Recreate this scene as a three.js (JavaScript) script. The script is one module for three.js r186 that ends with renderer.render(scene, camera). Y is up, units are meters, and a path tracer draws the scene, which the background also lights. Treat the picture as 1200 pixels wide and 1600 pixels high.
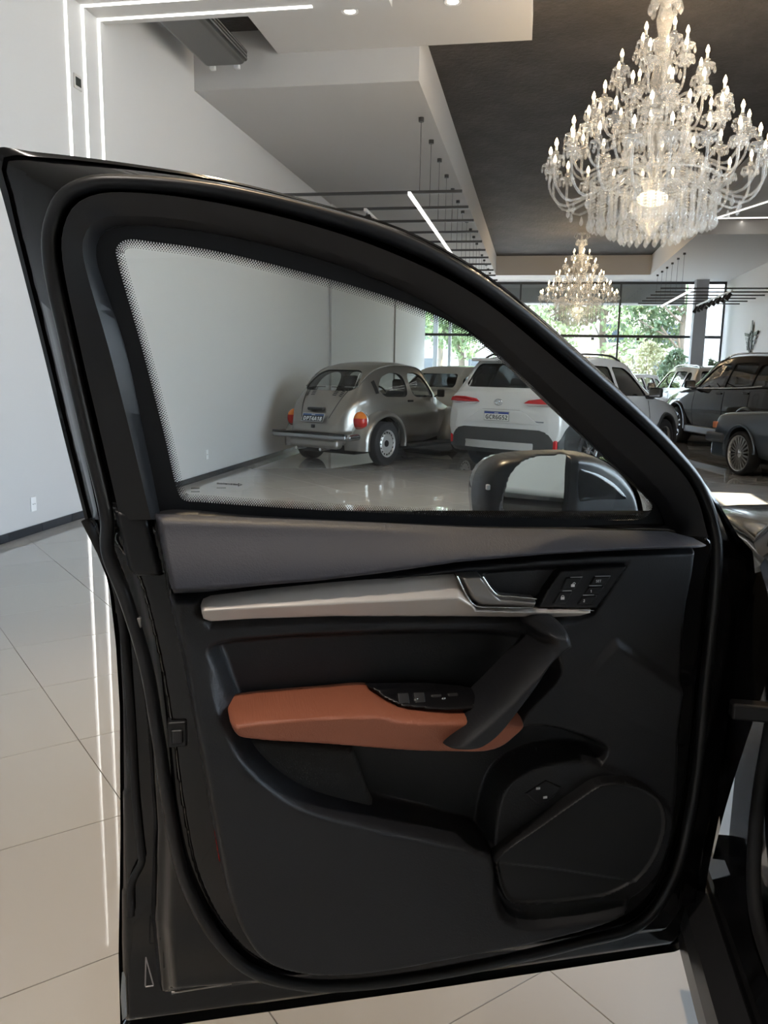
import * as THREE from 'three';
import { RectAreaLightUniformsLib } from 'three/addons/lights/RectAreaLightUniformsLib.js';
import { RoundedBoxGeometry } from 'three/addons/geometries/RoundedBoxGeometry.js';
import { mergeGeometries, toCreasedNormals, mergeVertices } from 'three/addons/utils/BufferGeometryUtils.js';
import { Brush, Evaluator, SUBTRACTION } from 'three-bvh-csg';

// ---------------------------------------------------------------- camera, sky, sun, exposure
const scene = new THREE.Scene();
const renderer = new THREE.WebGLRenderer();
renderer.toneMapping = THREE.LinearToneMapping;
renderer.toneMappingExposure = 1.0;
renderer.shadowMap.enabled = true;
RectAreaLightUniformsLib.init();

const FOCAL = 1270, EYE = 1.37, RAD = Math.PI / 180;
const camera = new THREE.PerspectiveCamera(2 * Math.atan(800 / FOCAL) / RAD, 0.75, 0.05, 300);
camera.position.set(0, EYE, 0);
camera.rotation.set(-9.83 * RAD, 10.2 * RAD, 1.03 * RAD, 'YXZ');
camera.updateMatrixWorld(true);
scene.add(camera);

const SKY = [9.6, 11.4, 14.2];            // pale, slightly hazy daylight sky
{
  const w = 64, h = 32, d = new Float32Array(w * h * 4);
  for (let j = 0; j < h; j++) for (let i = 0; i < w; i++) {
    const e = Math.max(0, (j + 0.5) / h - 0.5) * 2, k = (j * w + i) * 4;   // rows run from below to above
    d[k] = SKY[0] * (1.12 - 0.42 * e); d[k + 1] = SKY[1] * (1.08 - 0.26 * e); d[k + 2] = SKY[2] * (1.02 - 0.04 * e); d[k + 3] = 1;
  }
  const t = new THREE.DataTexture(d, w, h, THREE.RGBAFormat, THREE.FloatType);
  t.mapping = THREE.EquirectangularReflectionMapping; t.magFilter = THREE.LinearFilter; t.needsUpdate = true;
  scene.background = t;
}
const sun = new THREE.DirectionalLight(0xfff1dc, 42);
sun.position.set(30, 34.4, -17); sun.target.position.set(0, 0, -14.7);
sun.castShadow = true; sun.shadow.mapSize.set(2048, 2048);
Object.assign(sun.shadow.camera, { left: -30, right: 30, top: 30, bottom: -30, near: 1, far: 120 });
scene.add(sun, sun.target);

// ---------------------------------------------------------------- helpers
function rng(seed) { let a = seed >>> 0; return () => { a = (a + 0x6d2b79f5) | 0; let t = Math.imul(a ^ (a >>> 15), 1 | a); t = (t + Math.imul(t ^ (t >>> 7), 61 | t)) ^ t; return ((t ^ (t >>> 14)) >>> 0) / 4294967296; }; }
const R = rng(20240611);
const lin = (r, g, b) => new THREE.Color().setRGB(r, g, b);
function mat(rgb, rough = 0.5, metal = 0, extra = {}) {
  return new THREE.MeshPhysicalMaterial({ color: lin(...rgb), roughness: rough, metalness: metal, side: THREE.DoubleSide, ...extra });
}
const glow = (rgb, k) => new THREE.MeshStandardMaterial({ color: 0xffffff, roughness: 0.5, emissive: lin(...rgb), emissiveIntensity: k });
const taken = new Map();
function numbered(n) { const k = taken.get(n) || 0; taken.set(n, k + 1); return k ? `${n}_${String(k).padStart(3, '0')}` : n; }
function shade(o) { o.castShadow = true; o.receiveShadow = true; return o; }
function part(name, geo, m, parent, label) {
  const o = shade(new THREE.Mesh(geo, m)); o.name = name; parent.add(o);
  if (label) o.userData.label = label;
  return o;
}
function thing(name, label, category, pos = [0, 0, 0], turn = 0, group) {
  const o = new THREE.Group(); o.name = numbered(name); o.position.set(...pos); o.rotation.y = turn;
  o.userData = { label, category }; if (group) o.userData.group = group;
  scene.add(o); return o;
}
function single(name, geo, m, label, category, pos = [0, 0, 0], group) {
  const o = shade(new THREE.Mesh(geo, m)); o.name = numbered(name); o.position.set(...pos);
  o.userData = { label, category }; if (group) o.userData.group = group;
  scene.add(o); return o;
}
function struct(name, geo, m, label, category = 'wall') {
  const o = geo ? shade(new THREE.Mesh(geo, m)) : new THREE.Group(); o.name = name;
  o.userData = { kind: 'structure', label, category }; scene.add(o); return o;
}
function box(x0, x1, y0, y1, z0, z1) { const g = new THREE.BoxGeometry(x1 - x0, y1 - y0, z1 - z0); g.translate((x0 + x1) / 2, (y0 + y1) / 2, (z0 + z1) / 2); return g; }
function rbox(x0, x1, y0, y1, z0, z1, r = 0.01, seg = 2) { const g = new RoundedBoxGeometry(x1 - x0, y1 - y0, z1 - z0, seg, Math.min(r, (x1 - x0) / 2, (y1 - y0) / 2, (z1 - z0) / 2)); g.translate((x0 + x1) / 2, (y0 + y1) / 2, (z0 + z1) / 2); return g; }
const V = (x, y, z) => new THREE.Vector3(x, y, z);
function rod(a, b, r, seg = 6) { const g = new THREE.CylinderGeometry(r, r, a.distanceTo(b), seg); const q = new THREE.Quaternion().setFromUnitVectors(V(0, 1, 0), b.clone().sub(a).normalize()); g.applyQuaternion(q); g.translate((a.x + b.x) / 2, (a.y + b.y) / 2, (a.z + b.z) / 2); return g; }
function tube(pts, r, seg = 6, closed = false, n) { return new THREE.TubeGeometry(new THREE.CatmullRomCurve3(pts, closed, 'centripetal'), n || pts.length * 4, r, seg, closed); }
const merge = (list) => mergeGeometries(list.map((g) => { const h = g.index ? g.toNonIndexed() : g; for (const k of Object.keys(h.attributes)) if (!['position', 'normal', 'uv'].includes(k)) h.deleteAttribute(k); return h; }));
function areaLight(w, h, rgb, k, pos, look) { const l = new THREE.RectAreaLight(lin(...rgb), k, w, h); l.position.set(...pos); l.lookAt(...look); scene.add(l); return l; }
// a pixel of the 1200 x 1600 photograph as a ray from the lens (world axes)
function pixelRay(px, py) { return V((px - 600) / FOCAL, -(py - 800) / FOCAL, -1).applyQuaternion(camera.quaternion); }
// noise textures
function noise2(seed) { const r = rng(seed), p = new Float32Array(65536).map(() => r()); return (x, y, per = 256) => { const xi = Math.floor(x), yi = Math.floor(y), fx = x - xi, fy = y - yi, s = (t) => t * t * (3 - 2 * t), h = (a, b) => p[(((a % per) + per) % per) * 256 + (((b % per) + per) % per)]; const u = s(fx), v = s(fy); return (h(xi, yi) * (1 - u) + h(xi + 1, yi) * u) * (1 - v) + (h(xi, yi + 1) * (1 - u) + h(xi + 1, yi + 1) * u) * v; }; }
function texture(n, fn, srgb = false) {
  const d = new Uint8Array(n * n * 4);
  for (let j = 0; j < n; j++) for (let i = 0; i < n; i++) { const c = fn(i / n, j / n), k = (j * n + i) * 4; d[k] = c[0]; d[k + 1] = c[1]; d[k + 2] = c[2]; d[k + 3] = 255; }
  const t = new THREE.DataTexture(d, n, n); t.magFilter = THREE.LinearFilter; t.wrapS = t.wrapT = THREE.RepeatWrapping; if (srgb) t.colorSpace = THREE.SRGBColorSpace; t.needsUpdate = true; return t;
}
// uv in metres, by the dominant axis of each face
function metricUV(g, s = 1) {
  g = g.index ? g.toNonIndexed() : g; const p = g.attributes.position, n = g.attributes.normal, uv = new Float32Array(p.count * 2);
  for (let i = 0; i < p.count; i++) { const a = Math.abs(n.getX(i)), b = Math.abs(n.getY(i)), c = Math.abs(n.getZ(i)); uv[2 * i] = (a >= b && a >= c ? p.getZ(i) : p.getX(i)) / s; uv[2 * i + 1] = (b > a && b > c ? p.getZ(i) : p.getY(i)) / s; }
  g.setAttribute('uv', new THREE.BufferAttribute(uv, 2)); return g;
}
const CHROME = mat([0.75, 0.76, 0.78], 0.12, 1);
const RUBBER = mat([0.012, 0.012, 0.013], 0.7);
const BLACK = mat([0.01, 0.01, 0.011], 0.45);

// ---------------------------------------------------------------- the room
const XL = -4.0, XR = 6.13, ZB = -29.4, ZF = 7.0, TOP = 5.1, SOF = 4.5;
const n1 = noise2(5), n2 = noise2(9);
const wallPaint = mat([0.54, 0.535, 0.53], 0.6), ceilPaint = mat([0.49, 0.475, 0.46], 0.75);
const cementMap = texture(512, (u, v) => { const a = n1(u * 8, v * 8, 8) * 0.5 + n1(u * 32, v * 32, 32) * 0.3 + n2(u * 128, v * 128, 128) * 0.2; const t = 46 + 26 * a; return [t * 1.06, t * 0.99, t * 0.95]; }, true);
const cementBump = texture(512, (u, v) => { const a = (n1(u * 64, v * 64, 64) * 0.6 + n2(u * 200, v * 200, 200) * 0.4) * 255; return [a, a, a]; });
const cement = mat([1, 1, 1], 0.85, 0, { map: cementMap, bumpMap: cementBump, bumpScale: 0.006 });
cement.map.repeat.set(0.35, 0.35); cement.bumpMap.repeat.set(0.35, 0.35);

// floor: 60 cm porcelain tiles laid diagonally
{
  const floor = struct('floor', box(XL - 0.3, XR + 0.3, -0.3, -0.004, ZB - 0.3, ZF + 0.3), mat([0.22, 0.2, 0.18], 0.8), 'polished pale porcelain floor laid diagonally with thin dark joints', 'floor');
  const T = 0.6, s0 = -1.16, t0 = 0.695, gap = 0.0024, c = Math.SQRT1_2;
  const tones = [[0.385, 0.372, 0.356], [0.397, 0.384, 0.368], [0.379, 0.368, 0.352], [0.39, 0.38, 0.361]];
  const mats = tones.map((t) => mat(t, 0.018, 0, { ior: 1.56 }));
  const tiles = [], half = T / 2 - gap / 2;
  for (let i = -48; i <= 24; i++) for (let j = -30; j <= 52; j++) {
    const s = s0 + (i + 0.5) * T, t = t0 + (j + 0.5) * T, x = (s + t) * c, z = (s - t) * c;   // s along (1,1), t along (1,-1)
    if (x < XL - 0.44 || x > XR + 0.44 || z < ZB - 0.44 || z > ZF + 0.44) continue;
    let poly = [[half, half], [-half, half], [-half, -half], [half, -half]].map(([a, b]) => [x + (a + b) * c, z + (a - b) * c]);
    for (const [ax, lim, sg] of [[0, XL, 1], [0, XR, -1], [1, ZB, 1], [1, ZF, -1]]) {       // cut at the walls
      const out = [];
      for (let k = 0; k < poly.length; k++) { const p = poly[k], q = poly[(k + 1) % poly.length], dp = (p[ax] - lim) * sg, dq = (q[ax] - lim) * sg; if (dp >= 0) out.push(p); if (dp * dq < 0) { const f = dp / (dp - dq); out.push([p[0] + (q[0] - p[0]) * f, p[1] + (q[1] - p[1]) * f]); } }
      poly = out;
    }
    if (poly.length < 3) continue;
    const v = V(x, 0, z).project(camera), d = Math.hypot(x, z), seen = z < 0.3 && Math.abs(v.x) < 1.15 && v.y > -1.2;
    tiles.push({ poly, x, z, key: (seen ? 0 : 1000) + d });
  }
  const full = new THREE.ExtrudeGeometry(new THREE.Shape([[half, half], [-half, half], [-half, -half], [half, -half]].map(([a, b]) => new THREE.Vector2((a + b) * c, -(a - b) * c))), { depth: 0.008, bevelEnabled: true, bevelSize: 0.001, bevelThickness: 0.001, bevelSegments: 1, bevelOffset: -0.001 });
  full.rotateX(-Math.PI / 2); full.translate(0, -0.009, 0);
  tiles.sort((a, b) => a.key - b.key);
  const rest = [];
  tiles.forEach((t, i) => {
    let g = full;
    if (t.poly.length !== 4 || i >= 280) { g = new THREE.ExtrudeGeometry(new THREE.Shape(t.poly.map((p) => new THREE.Vector2(p[0] - t.x, -(p[1] - t.z)))), { depth: 0.008, bevelEnabled: false }); g.rotateX(-Math.PI / 2); g.translate(0, -0.008, 0); }
    if (i < 280) { const o = part('floor_tile', g, mats[Math.floor(R() * 4)], floor); o.position.set(t.x, 0, t.z); } else { g.translate(t.x, 0, t.z); rest.push(g); }
  });
  const r = part('floor_tile_field', merge(rest), mats[1], floor); r.userData.kind = 'stuff';
}

// walls (30 cm thick)
const wl = struct('wall_left', box(XL - 0.32, XL - 0.02, 0, TOP, ZB - 0.3, ZF + 0.3), wallPaint, 'long plain off-white showroom wall running to the street window');
for (const [a, b, d] of [[ZF, -15.84, 0], [-15.85, -23.1, 0.04], [-23.11, ZB, 0.08]]) part('wall_panel', box(XL - 0.02, XL + d, d ? 0.072 : 0, TOP, b, a), wallPaint, wl);
const SLOT = [4.05, 4.96, -10.6, -8.1], BAY = [0.3, 4.4, -6.5, -0.5];  // out-of-view openings, shaped for the floor sun patch and the side daylight
const wr = struct('wall_right', null, null, 'plain off-white wall with the winged shield emblem');
for (const b of [[0, TOP, ZB - 0.3, SLOT[2]], [0, TOP, SLOT[3], BAY[2]], [0, TOP, BAY[3], ZF + 0.3], [0, SLOT[0], SLOT[2], SLOT[3]], [SLOT[1], TOP, SLOT[2], SLOT[3]], [0, BAY[0], BAY[2], BAY[3]], [BAY[1], TOP, BAY[2], BAY[3]]]) part('wall_panel', box(XR, XR + 0.3, ...b), wallPaint, wr);
struct('ceiling', metricUV(box(XL - 0.3, XR + 0.3, TOP, TOP + 0.3, ZB - 0.3, ZF + 0.3)), cement, 'dark brown rough cement ceiling above the chandeliers', 'ceiling');
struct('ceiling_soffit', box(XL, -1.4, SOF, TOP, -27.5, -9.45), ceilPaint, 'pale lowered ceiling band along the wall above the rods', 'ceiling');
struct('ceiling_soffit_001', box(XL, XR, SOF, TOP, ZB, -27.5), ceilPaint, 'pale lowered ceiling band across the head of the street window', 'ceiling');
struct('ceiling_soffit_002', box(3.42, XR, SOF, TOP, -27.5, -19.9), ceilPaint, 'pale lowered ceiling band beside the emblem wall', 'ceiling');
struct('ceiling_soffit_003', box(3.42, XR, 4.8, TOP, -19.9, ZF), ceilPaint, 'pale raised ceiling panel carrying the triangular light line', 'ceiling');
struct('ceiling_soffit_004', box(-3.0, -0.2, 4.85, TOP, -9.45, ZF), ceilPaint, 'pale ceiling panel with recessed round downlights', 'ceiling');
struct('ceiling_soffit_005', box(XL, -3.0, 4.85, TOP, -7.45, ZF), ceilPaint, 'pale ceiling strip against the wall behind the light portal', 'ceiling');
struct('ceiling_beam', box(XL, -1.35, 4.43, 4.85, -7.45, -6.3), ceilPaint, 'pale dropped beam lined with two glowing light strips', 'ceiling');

// black tile skirting
for (const [name, x, s] of [['baseboard_left', XL, 1], ['baseboard_right', XR, -1]]) {
  const b = struct(name, box(Math.min(x, x + s * 0.006), Math.max(x, x + s * 0.006), 0, 0.068, ZB, ZF), mat([0.25, 0.25, 0.25], 0.7), name === 'baseboard_left' ? 'low skirting of black glazed tiles along the plain wall' : 'low skirting of black glazed tiles under the emblem wall', 'baseboard');
  const m = [mat([0.02, 0.024, 0.03], 0.25), mat([0.026, 0.03, 0.036], 0.25)], g = rbox(Math.min(x, x + s * 0.014), Math.max(x, x + s * 0.014), 0.001, 0.07, -0.223, 0.223, 0.002, 1);
  for (let z = ZF - 0.23, k = 0; z > ZB + 0.2; z -= 0.45, k++) { const o = part('skirting_tile', g, m[k % 2], b); o.position.z = z; }
}

// street window wall (back) and an unseen side window placed for cool daylight
const frameMat = mat([0.03, 0.032, 0.035], 0.4), pane = mat([0.96, 0.98, 0.97], 0.0, 0, { transmission: 1, thickness: 0, ior: 1.5 });
function glazing(n, z, label, cols) {
  const w = struct(`window_${n}`, null, null, label, 'window');
  const bars = [0.05, 2.69, SOF - 0.04];
  for (const x of cols) part('mullion', box(x - 0.03, x + 0.03, 0, SOF, z - 0.04, z + 0.04), frameMat, w);
  for (const y of bars) part('transom_bar', box(cols[0], cols[cols.length - 1], y - 0.045, y + 0.045, z - 0.035, z + 0.035), frameMat, w);
  for (let i = 0; i < cols.length - 1; i++) for (let j = 0; j < 2; j++) part('glass_pane', box(cols[i] + 0.03, cols[i + 1] - 0.03, bars[j] + 0.045, bars[j + 1] - 0.045, z - 0.003, z + 0.003), pane, w);
  return w;
}
const wb = glazing(1, ZB - 0.1, 'tall black-framed street window with trees behind it', [XL + 0.03, -0.62, 2.74, XR - 0.03]);
for (const x of [-0.35, 0.6, 1.9, 3.4]) { const c = part('glass_clip', box(x - 0.05, x + 0.05, 2.56, 2.64, ZB - 0.13, ZB - 0.07), frameMat, wb); }
{
  const w = struct('window_2', null, null, 'wide unseen side window opposite the plain wall, placed for cool daylight', 'window'), zs = [BAY[2], -4.5, -2.5, BAY[3]], x = XR + 0.15;
  for (const z of zs) part('mullion', box(x - 0.04, x + 0.04, BAY[0], BAY[1], z - 0.03, z + 0.03), frameMat, w);
  for (const y of [BAY[0], 2.69, BAY[1]]) part('transom_bar', box(x - 0.035, x + 0.035, y - 0.04, y + 0.04, BAY[2], BAY[3]), frameMat, w);
  for (let i = 0; i < 3; i++) for (const [y0, y1] of [[BAY[0] + 0.04, 2.65], [2.73, BAY[1] - 0.04]]) part('glass_pane', box(x - 0.003, x + 0.003, y0, y1, zs[i] + 0.03, zs[i + 1] - 0.03), pane, w);
}
struct('wall_front', box(XL - 0.3, XR + 0.3, 0, TOP, ZF, ZF + 0.3), wallPaint, 'plain off-white wall opposite the street window');
struct('wall_back', box(XL, XR, SOF, TOP, ZB - 0.3, ZB), wallPaint, 'wall band above the street window');
{ const w = struct('window_3', box(XR + 0.14, XR + 0.146, SLOT[0], SLOT[1], SLOT[2], SLOT[3]), pane, 'unseen low clerestory pane added high in the emblem wall for the sun patch', 'window'); }  // unseen pane, added so that a strip of sun lands on the floor
const col = struct('column', box(5.05, 5.45, 0, SOF, -29.2, -28.8), mat([0.3, 0.31, 0.33], 0.6), 'square grey column in front of the street window', 'column');

// ---------------------------------------------------------------- relief modelling: a polygon in x, y with a height z(x, y, distance to the edge)
function nearest(poly, x, y) {
  let best = 1e9, bx = 0, by = 0, inside = false;
  for (let i = 0, j = poly.length - 1; i < poly.length; j = i++) {
    const [x0, y0] = poly[j], [x1, y1] = poly[i], dx = x1 - x0, dy = y1 - y0;
    if ((y1 > y) !== (y0 > y) && x < ((x0 - x1) * (y - y1)) / (y0 - y1) + x1) inside = !inside;
    const t = Math.max(0, Math.min(1, ((x - x0) * dx + (y - y0) * dy) / (dx * dx + dy * dy || 1e-12))), px = x0 + dx * t, py = y0 + dy * t, d = (px - x) ** 2 + (py - y) ** 2;
    if (d < best) { best = d; bx = px; by = py; }
  }
  return { sd: Math.sqrt(best) * (inside ? 1 : -1), bx, by };
}
const inset = (poly, x, y) => nearest(poly, x, y).sd;
const smooth = (a, b, t) => { t = Math.max(0, Math.min(1, (t - a) / (b - a))); return t * t * (3 - 2 * t); };
const round = (t) => { t = Math.max(0, Math.min(1, t)); return Math.sqrt(1 - (1 - t) * (1 - t)); };
function relief(poly, zFn, step, skip) {
  const xs = poly.map((p) => p[0]), ys = poly.map((p) => p[1]), x0 = Math.min(...xs) - step, x1 = Math.max(...xs) + step, y0 = Math.min(...ys) - step, y1 = Math.max(...ys) + step;
  const nx = Math.ceil((x1 - x0) / step) + 1, ny = Math.ceil((y1 - y0) / step) + 1, id = new Int32Array(nx * ny).fill(-1), sd = new Float32Array(nx * ny), pos = [], uv = [], idx = [], near = [];
  for (let j = 0; j < ny; j++) for (let i = 0; i < nx; i++) { const k = j * nx + i, n = nearest(poly, x0 + i * step, y0 + j * step); sd[k] = n.sd; near[k] = n; }
  const vert = (i, j) => {
    const k = j * nx + i;
    if (id[k] < 0) { let x = x0 + i * step, y = y0 + j * step, s = sd[k]; if (s < step * 0.35) { x = near[k].bx; y = near[k].by; s = 0; } id[k] = pos.length / 3; pos.push(x, y, zFn(x, y, s)); uv.push(x, y); }
    return id[k];
  };
  for (let j = 0; j < ny - 1; j++) for (let i = 0; i < nx - 1; i++) {
    const k = j * nx + i; if (Math.max(sd[k], sd[k + 1], sd[k + nx], sd[k + nx + 1]) <= 0) continue;
    if (skip && skip(x0 + (i + 0.5) * step, y0 + (j + 0.5) * step)) continue;
    const a = vert(i, j), b = vert(i + 1, j), c = vert(i + 1, j + 1), d = vert(i, j + 1); idx.push(a, b, c, a, c, d);
  }
  const g = new THREE.BufferGeometry(); g.setAttribute('position', new THREE.Float32BufferAttribute(pos, 3)); g.setAttribute('uv', new THREE.Float32BufferAttribute(uv, 2)); g.setIndex(idx); g.computeVertexNormals(); return g;
}
function spline(pts, n, closed = true) {     // [x, y, ...] resampled along a centripetal spline
  const c = new THREE.CatmullRomCurve3(pts.map((p) => V(p[0], p[1], p[2] || 0)), closed, 'centripetal');
  return (closed ? c.getSpacedPoints(n).slice(0, n) : c.getSpacedPoints(n)).map((p) => [p.x, p.y, p.z]);
}
function skin(rails, closed = false) {       // surface through rails that have the same number of points
  const m = rails[0].length, pos = [], idx = [], uv = [];
  rails.forEach((r, j) => r.forEach((p, i) => { pos.push(...p); uv.push(i / m, j); }));
  for (let j = 0; j < rails.length - 1; j++) for (let i = 0; i < m - (closed ? 0 : 1); i++) { const a = j * m + i, b = j * m + ((i + 1) % m); idx.push(a, b, b + m, a, b + m, a + m); }
  const g = new THREE.BufferGeometry(); g.setAttribute('position', new THREE.Float32BufferAttribute(pos, 3)); g.setAttribute('uv', new THREE.Float32BufferAttribute(uv, 2)); g.setIndex(idx); g.computeVertexNormals(); return g;
}
const lineAt = (pts) => (x) => { if (x <= pts[0][0]) return pts[0][1]; for (let i = 1; i < pts.length; i++) if (x <= pts[i][0]) { const [a, b] = pts[i - 1], [c, d] = pts[i]; return b + ((d - b) * (x - a)) / (c - a); } return pts[pts.length - 1][1]; };

// ---------------------------------------------------------------- the open car door: x runs to the hinge, y up, z towards the cabin side
const DOOR = V(-0.62, 0.3, -1.084), DTURN = 22.57 * RAD, BELT = 0.83, LEAN = 0.15;
const blackCar = thing('black_car', 'glossy black car with its front door swung open showing a brown armrest', 'car', [0.42, 0, -1.5]);
const door = new THREE.Group(); door.name = 'front_door'; door.position.set(DOOR.x - 0.42, DOOR.y, DOOR.z + 1.5); door.rotation.y = DTURN; blackCar.add(door);
door.userData.label = 'open door with charcoal lining, silver strip and brown armrest';
const toDoor = new THREE.Quaternion().setFromAxisAngle(V(0, 1, 0), -DTURN), eyeD = camera.position.clone().sub(DOOR).applyQuaternion(toDoor);
function dl(px, py, w = 0, k = 0) { const d = pixelRay(px, py).applyQuaternion(toDoor), t = (w + k * (eyeD.y - BELT) - eyeD.z) / (d.z - k * d.y); return [eyeD.x + d.x * t, eyeD.y + d.y * t, eyeD.z + d.z * t]; }
const lo = (pts, w) => pts.map((p) => dl(p[0], p[1], p[2] ?? w));
const up = (pts, w) => pts.map((p) => dl(p[0], p[1], p[2] ?? w, LEAN));
const area = (pts, w, n) => (n ? spline(lo(pts, w), n) : lo(pts, w));
const grainBump = texture(256, (u, v) => { const a = (n1(u * 64, v * 64, 64) * 0.5 + n2(u * 128, v * 128, 128) * 0.5) * 255; return [a, a, a]; });
const grain = (rep) => { const t = grainBump.clone(); t.repeat.set(rep, rep); t.needsUpdate = true; return t; };
const paint = mat([0.006, 0.006, 0.0065], 0.12, 0, { clearcoat: 0.25, clearcoatRoughness: 0.03 });
const plastic = mat([0.0105, 0.0108, 0.0125], 0.48, 0, { bumpMap: grain(8), bumpScale: 0.00025 });
const softTrim = mat([0.043, 0.0435, 0.054], 0.5, 0, { bumpMap: grain(8), bumpScale: 0.0003 });
const frameTrim = mat([0.006, 0.0062, 0.0075], 0.4);
const leather = mat([0.33, 0.105, 0.054], 0.5, 0, { bumpMap: grain(9), bumpScale: 0.0004 });
const piano = mat([0.006, 0.006, 0.007], 0.28);
const brushed = mat([0.66, 0.6, 0.54], 0.4, 0.3);
const satin = mat([0.32, 0.3, 0.28], 0.35, 0.8);
const bead = mat([0.009, 0.0093, 0.0105], 0.36);
const white = mat([0.75, 0.75, 0.75], 0.5);

// rails of the window frame, belt (rear) - corner - belt (front), in photo pixels
const RAIL = {
  S: [[133, 812], [104, 700], [66, 545], [29, 400], [2, 300], [-16, 234], [60, 238], [200, 255], [345, 279], [500, 318], [640, 362], [770, 436], [925, 568], [1060, 702], [1112, 770], [1166, 858]],
  B0: [[155, 812], [128, 690], [96, 545], [67, 400], [71, 345], [92, 301], [135, 280], [200, 278], [340, 291], [505, 327], [640, 370], [768, 446], [920, 571], [1056, 704], [1100, 766], [1123, 840]],
  B1: [[180, 812], [152, 690], [118, 545], [89, 400], [91, 352], [110, 314], [145, 296], [205, 293], [335, 307], [497, 346], [630, 392], [752, 455], [908, 580], [1042, 702], [1092, 764], [1114, 840]],
  T0: [[188, 812], [160, 690], [126, 545], [97, 400], [99, 357], [116, 322], [150, 304], [210, 301], [333, 316], [494, 354], [626, 401], [744, 462], [900, 588], [1032, 702], [1084, 766], [1107, 840]],
  F0: [[236, 812], [207, 690], [170, 545], [130, 400], [130, 374], [143, 350], [170, 338], [220, 338], [333, 352], [490, 388], [618, 434], [730, 492], [880, 622], [1004, 740], [1042, 782], [1062, 836]],
  F1: [[252, 812], [227, 690], [196, 545], [151, 408], [150, 384], [158, 366], [178, 355], [222, 352], [330, 364], [485, 400], [612, 446], [722, 506], [870, 640], [988, 752], [1028, 792], [1045, 836]],
};
const rail = (k, w) => spline(up(RAIL[k], w), 120, false);
const mid = up(RAIL.B0.map((p, i) => [(p[0] + RAIL.B1[i][0]) / 2, (p[1] + RAIL.B1[i][1]) / 2]), -0.006);
{ // painted frame outside the seal, with its return to the outer skin
  const S = rail('S', -0.07), B = rail('B0', -0.014), step = S.map((p, i) => [p[0] + (B[i][0] - p[0]) * 0.55, p[1] + (B[i][1] - p[1]) * 0.55, p[2] + 0.012]), lip = S.map((p, i) => [p[0] + (B[i][0] - p[0]) * 0.18, p[1] + (B[i][1] - p[1]) * 0.18, p[2] + 0.004]);
  part('window_frame', toCreasedNormals(skin([S.map((p) => [p[0], p[1], p[2] - 0.03]), S, lip, lip.map((p) => [p[0], p[1], p[2] - 0.006]), step, step.map((p) => [p[0], p[1], p[2] + 0.018]), B]), 0.6), paint, door);
  const out = rail('S', -0.1), inn = rail('F1', -0.03); part('outer_frame', toCreasedNormals(skin([out, inn, inn.map((p) => [p[0], p[1], p[2] + 0.02])]), 0.5), paint, door);
}
{ // cabin-side frame trim with the bevelled edge along the glass
  const tilt = (k, a, b) => spline(up(RAIL[k].map((p, i) => [p[0], p[1], a + (b - a) * smooth(3.5, 7, i)])), 120, false), T0 = rail('T0', -0.008), T1 = tilt('T0', 0.006, 0.022), F0 = tilt('F0', 0.024, 0.004), F1 = rail('F1', -0.01), soft = (a, b, f) => a.map((p, i) => [0, 1, 2].map((k) => p[k] + (b[i][k] - p[k]) * f));
  part('frame_trim', toCreasedNormals(skin([T0, T1, soft(T1, F0, 0.12), soft(T1, F0, 0.5), soft(T1, F0, 0.94), F0, soft(F0, F1, 0.06), F1, F1.map((p) => [p[0], p[1], p[2] - 0.02])]), 0.45), frameTrim, door);
  const poly = area([[172, 790], [234, 806], [245, 850], [258, 904], [214, 904], [203, 900], [196, 888]], 0.012);
  part('pillar_trim', relief(poly, (x, y, s) => -0.02 + 0.034 * round(s / 0.008), 0.004), frameTrim, door);
}
const lowBead = [[168, 860], [196, 935], [228, 1040], [247, 1150], [264, 1260], [288, 1370], [330, 1455], [390, 1515], [470, 1538], [560, 1538], [700, 1518], [900, 1474], [1000, 1443], [1048, 1380], [1082, 1250], [1104, 1050], [1119, 900]];
part('weatherstrip', new THREE.TubeGeometry(new THREE.CatmullRomCurve3([...mid, ...lo(lowBead, -0.004).reverse()].map((p) => V(...p)), true, 'centripetal'), 420, 0.0105, 8, true), bead, door);
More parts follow.
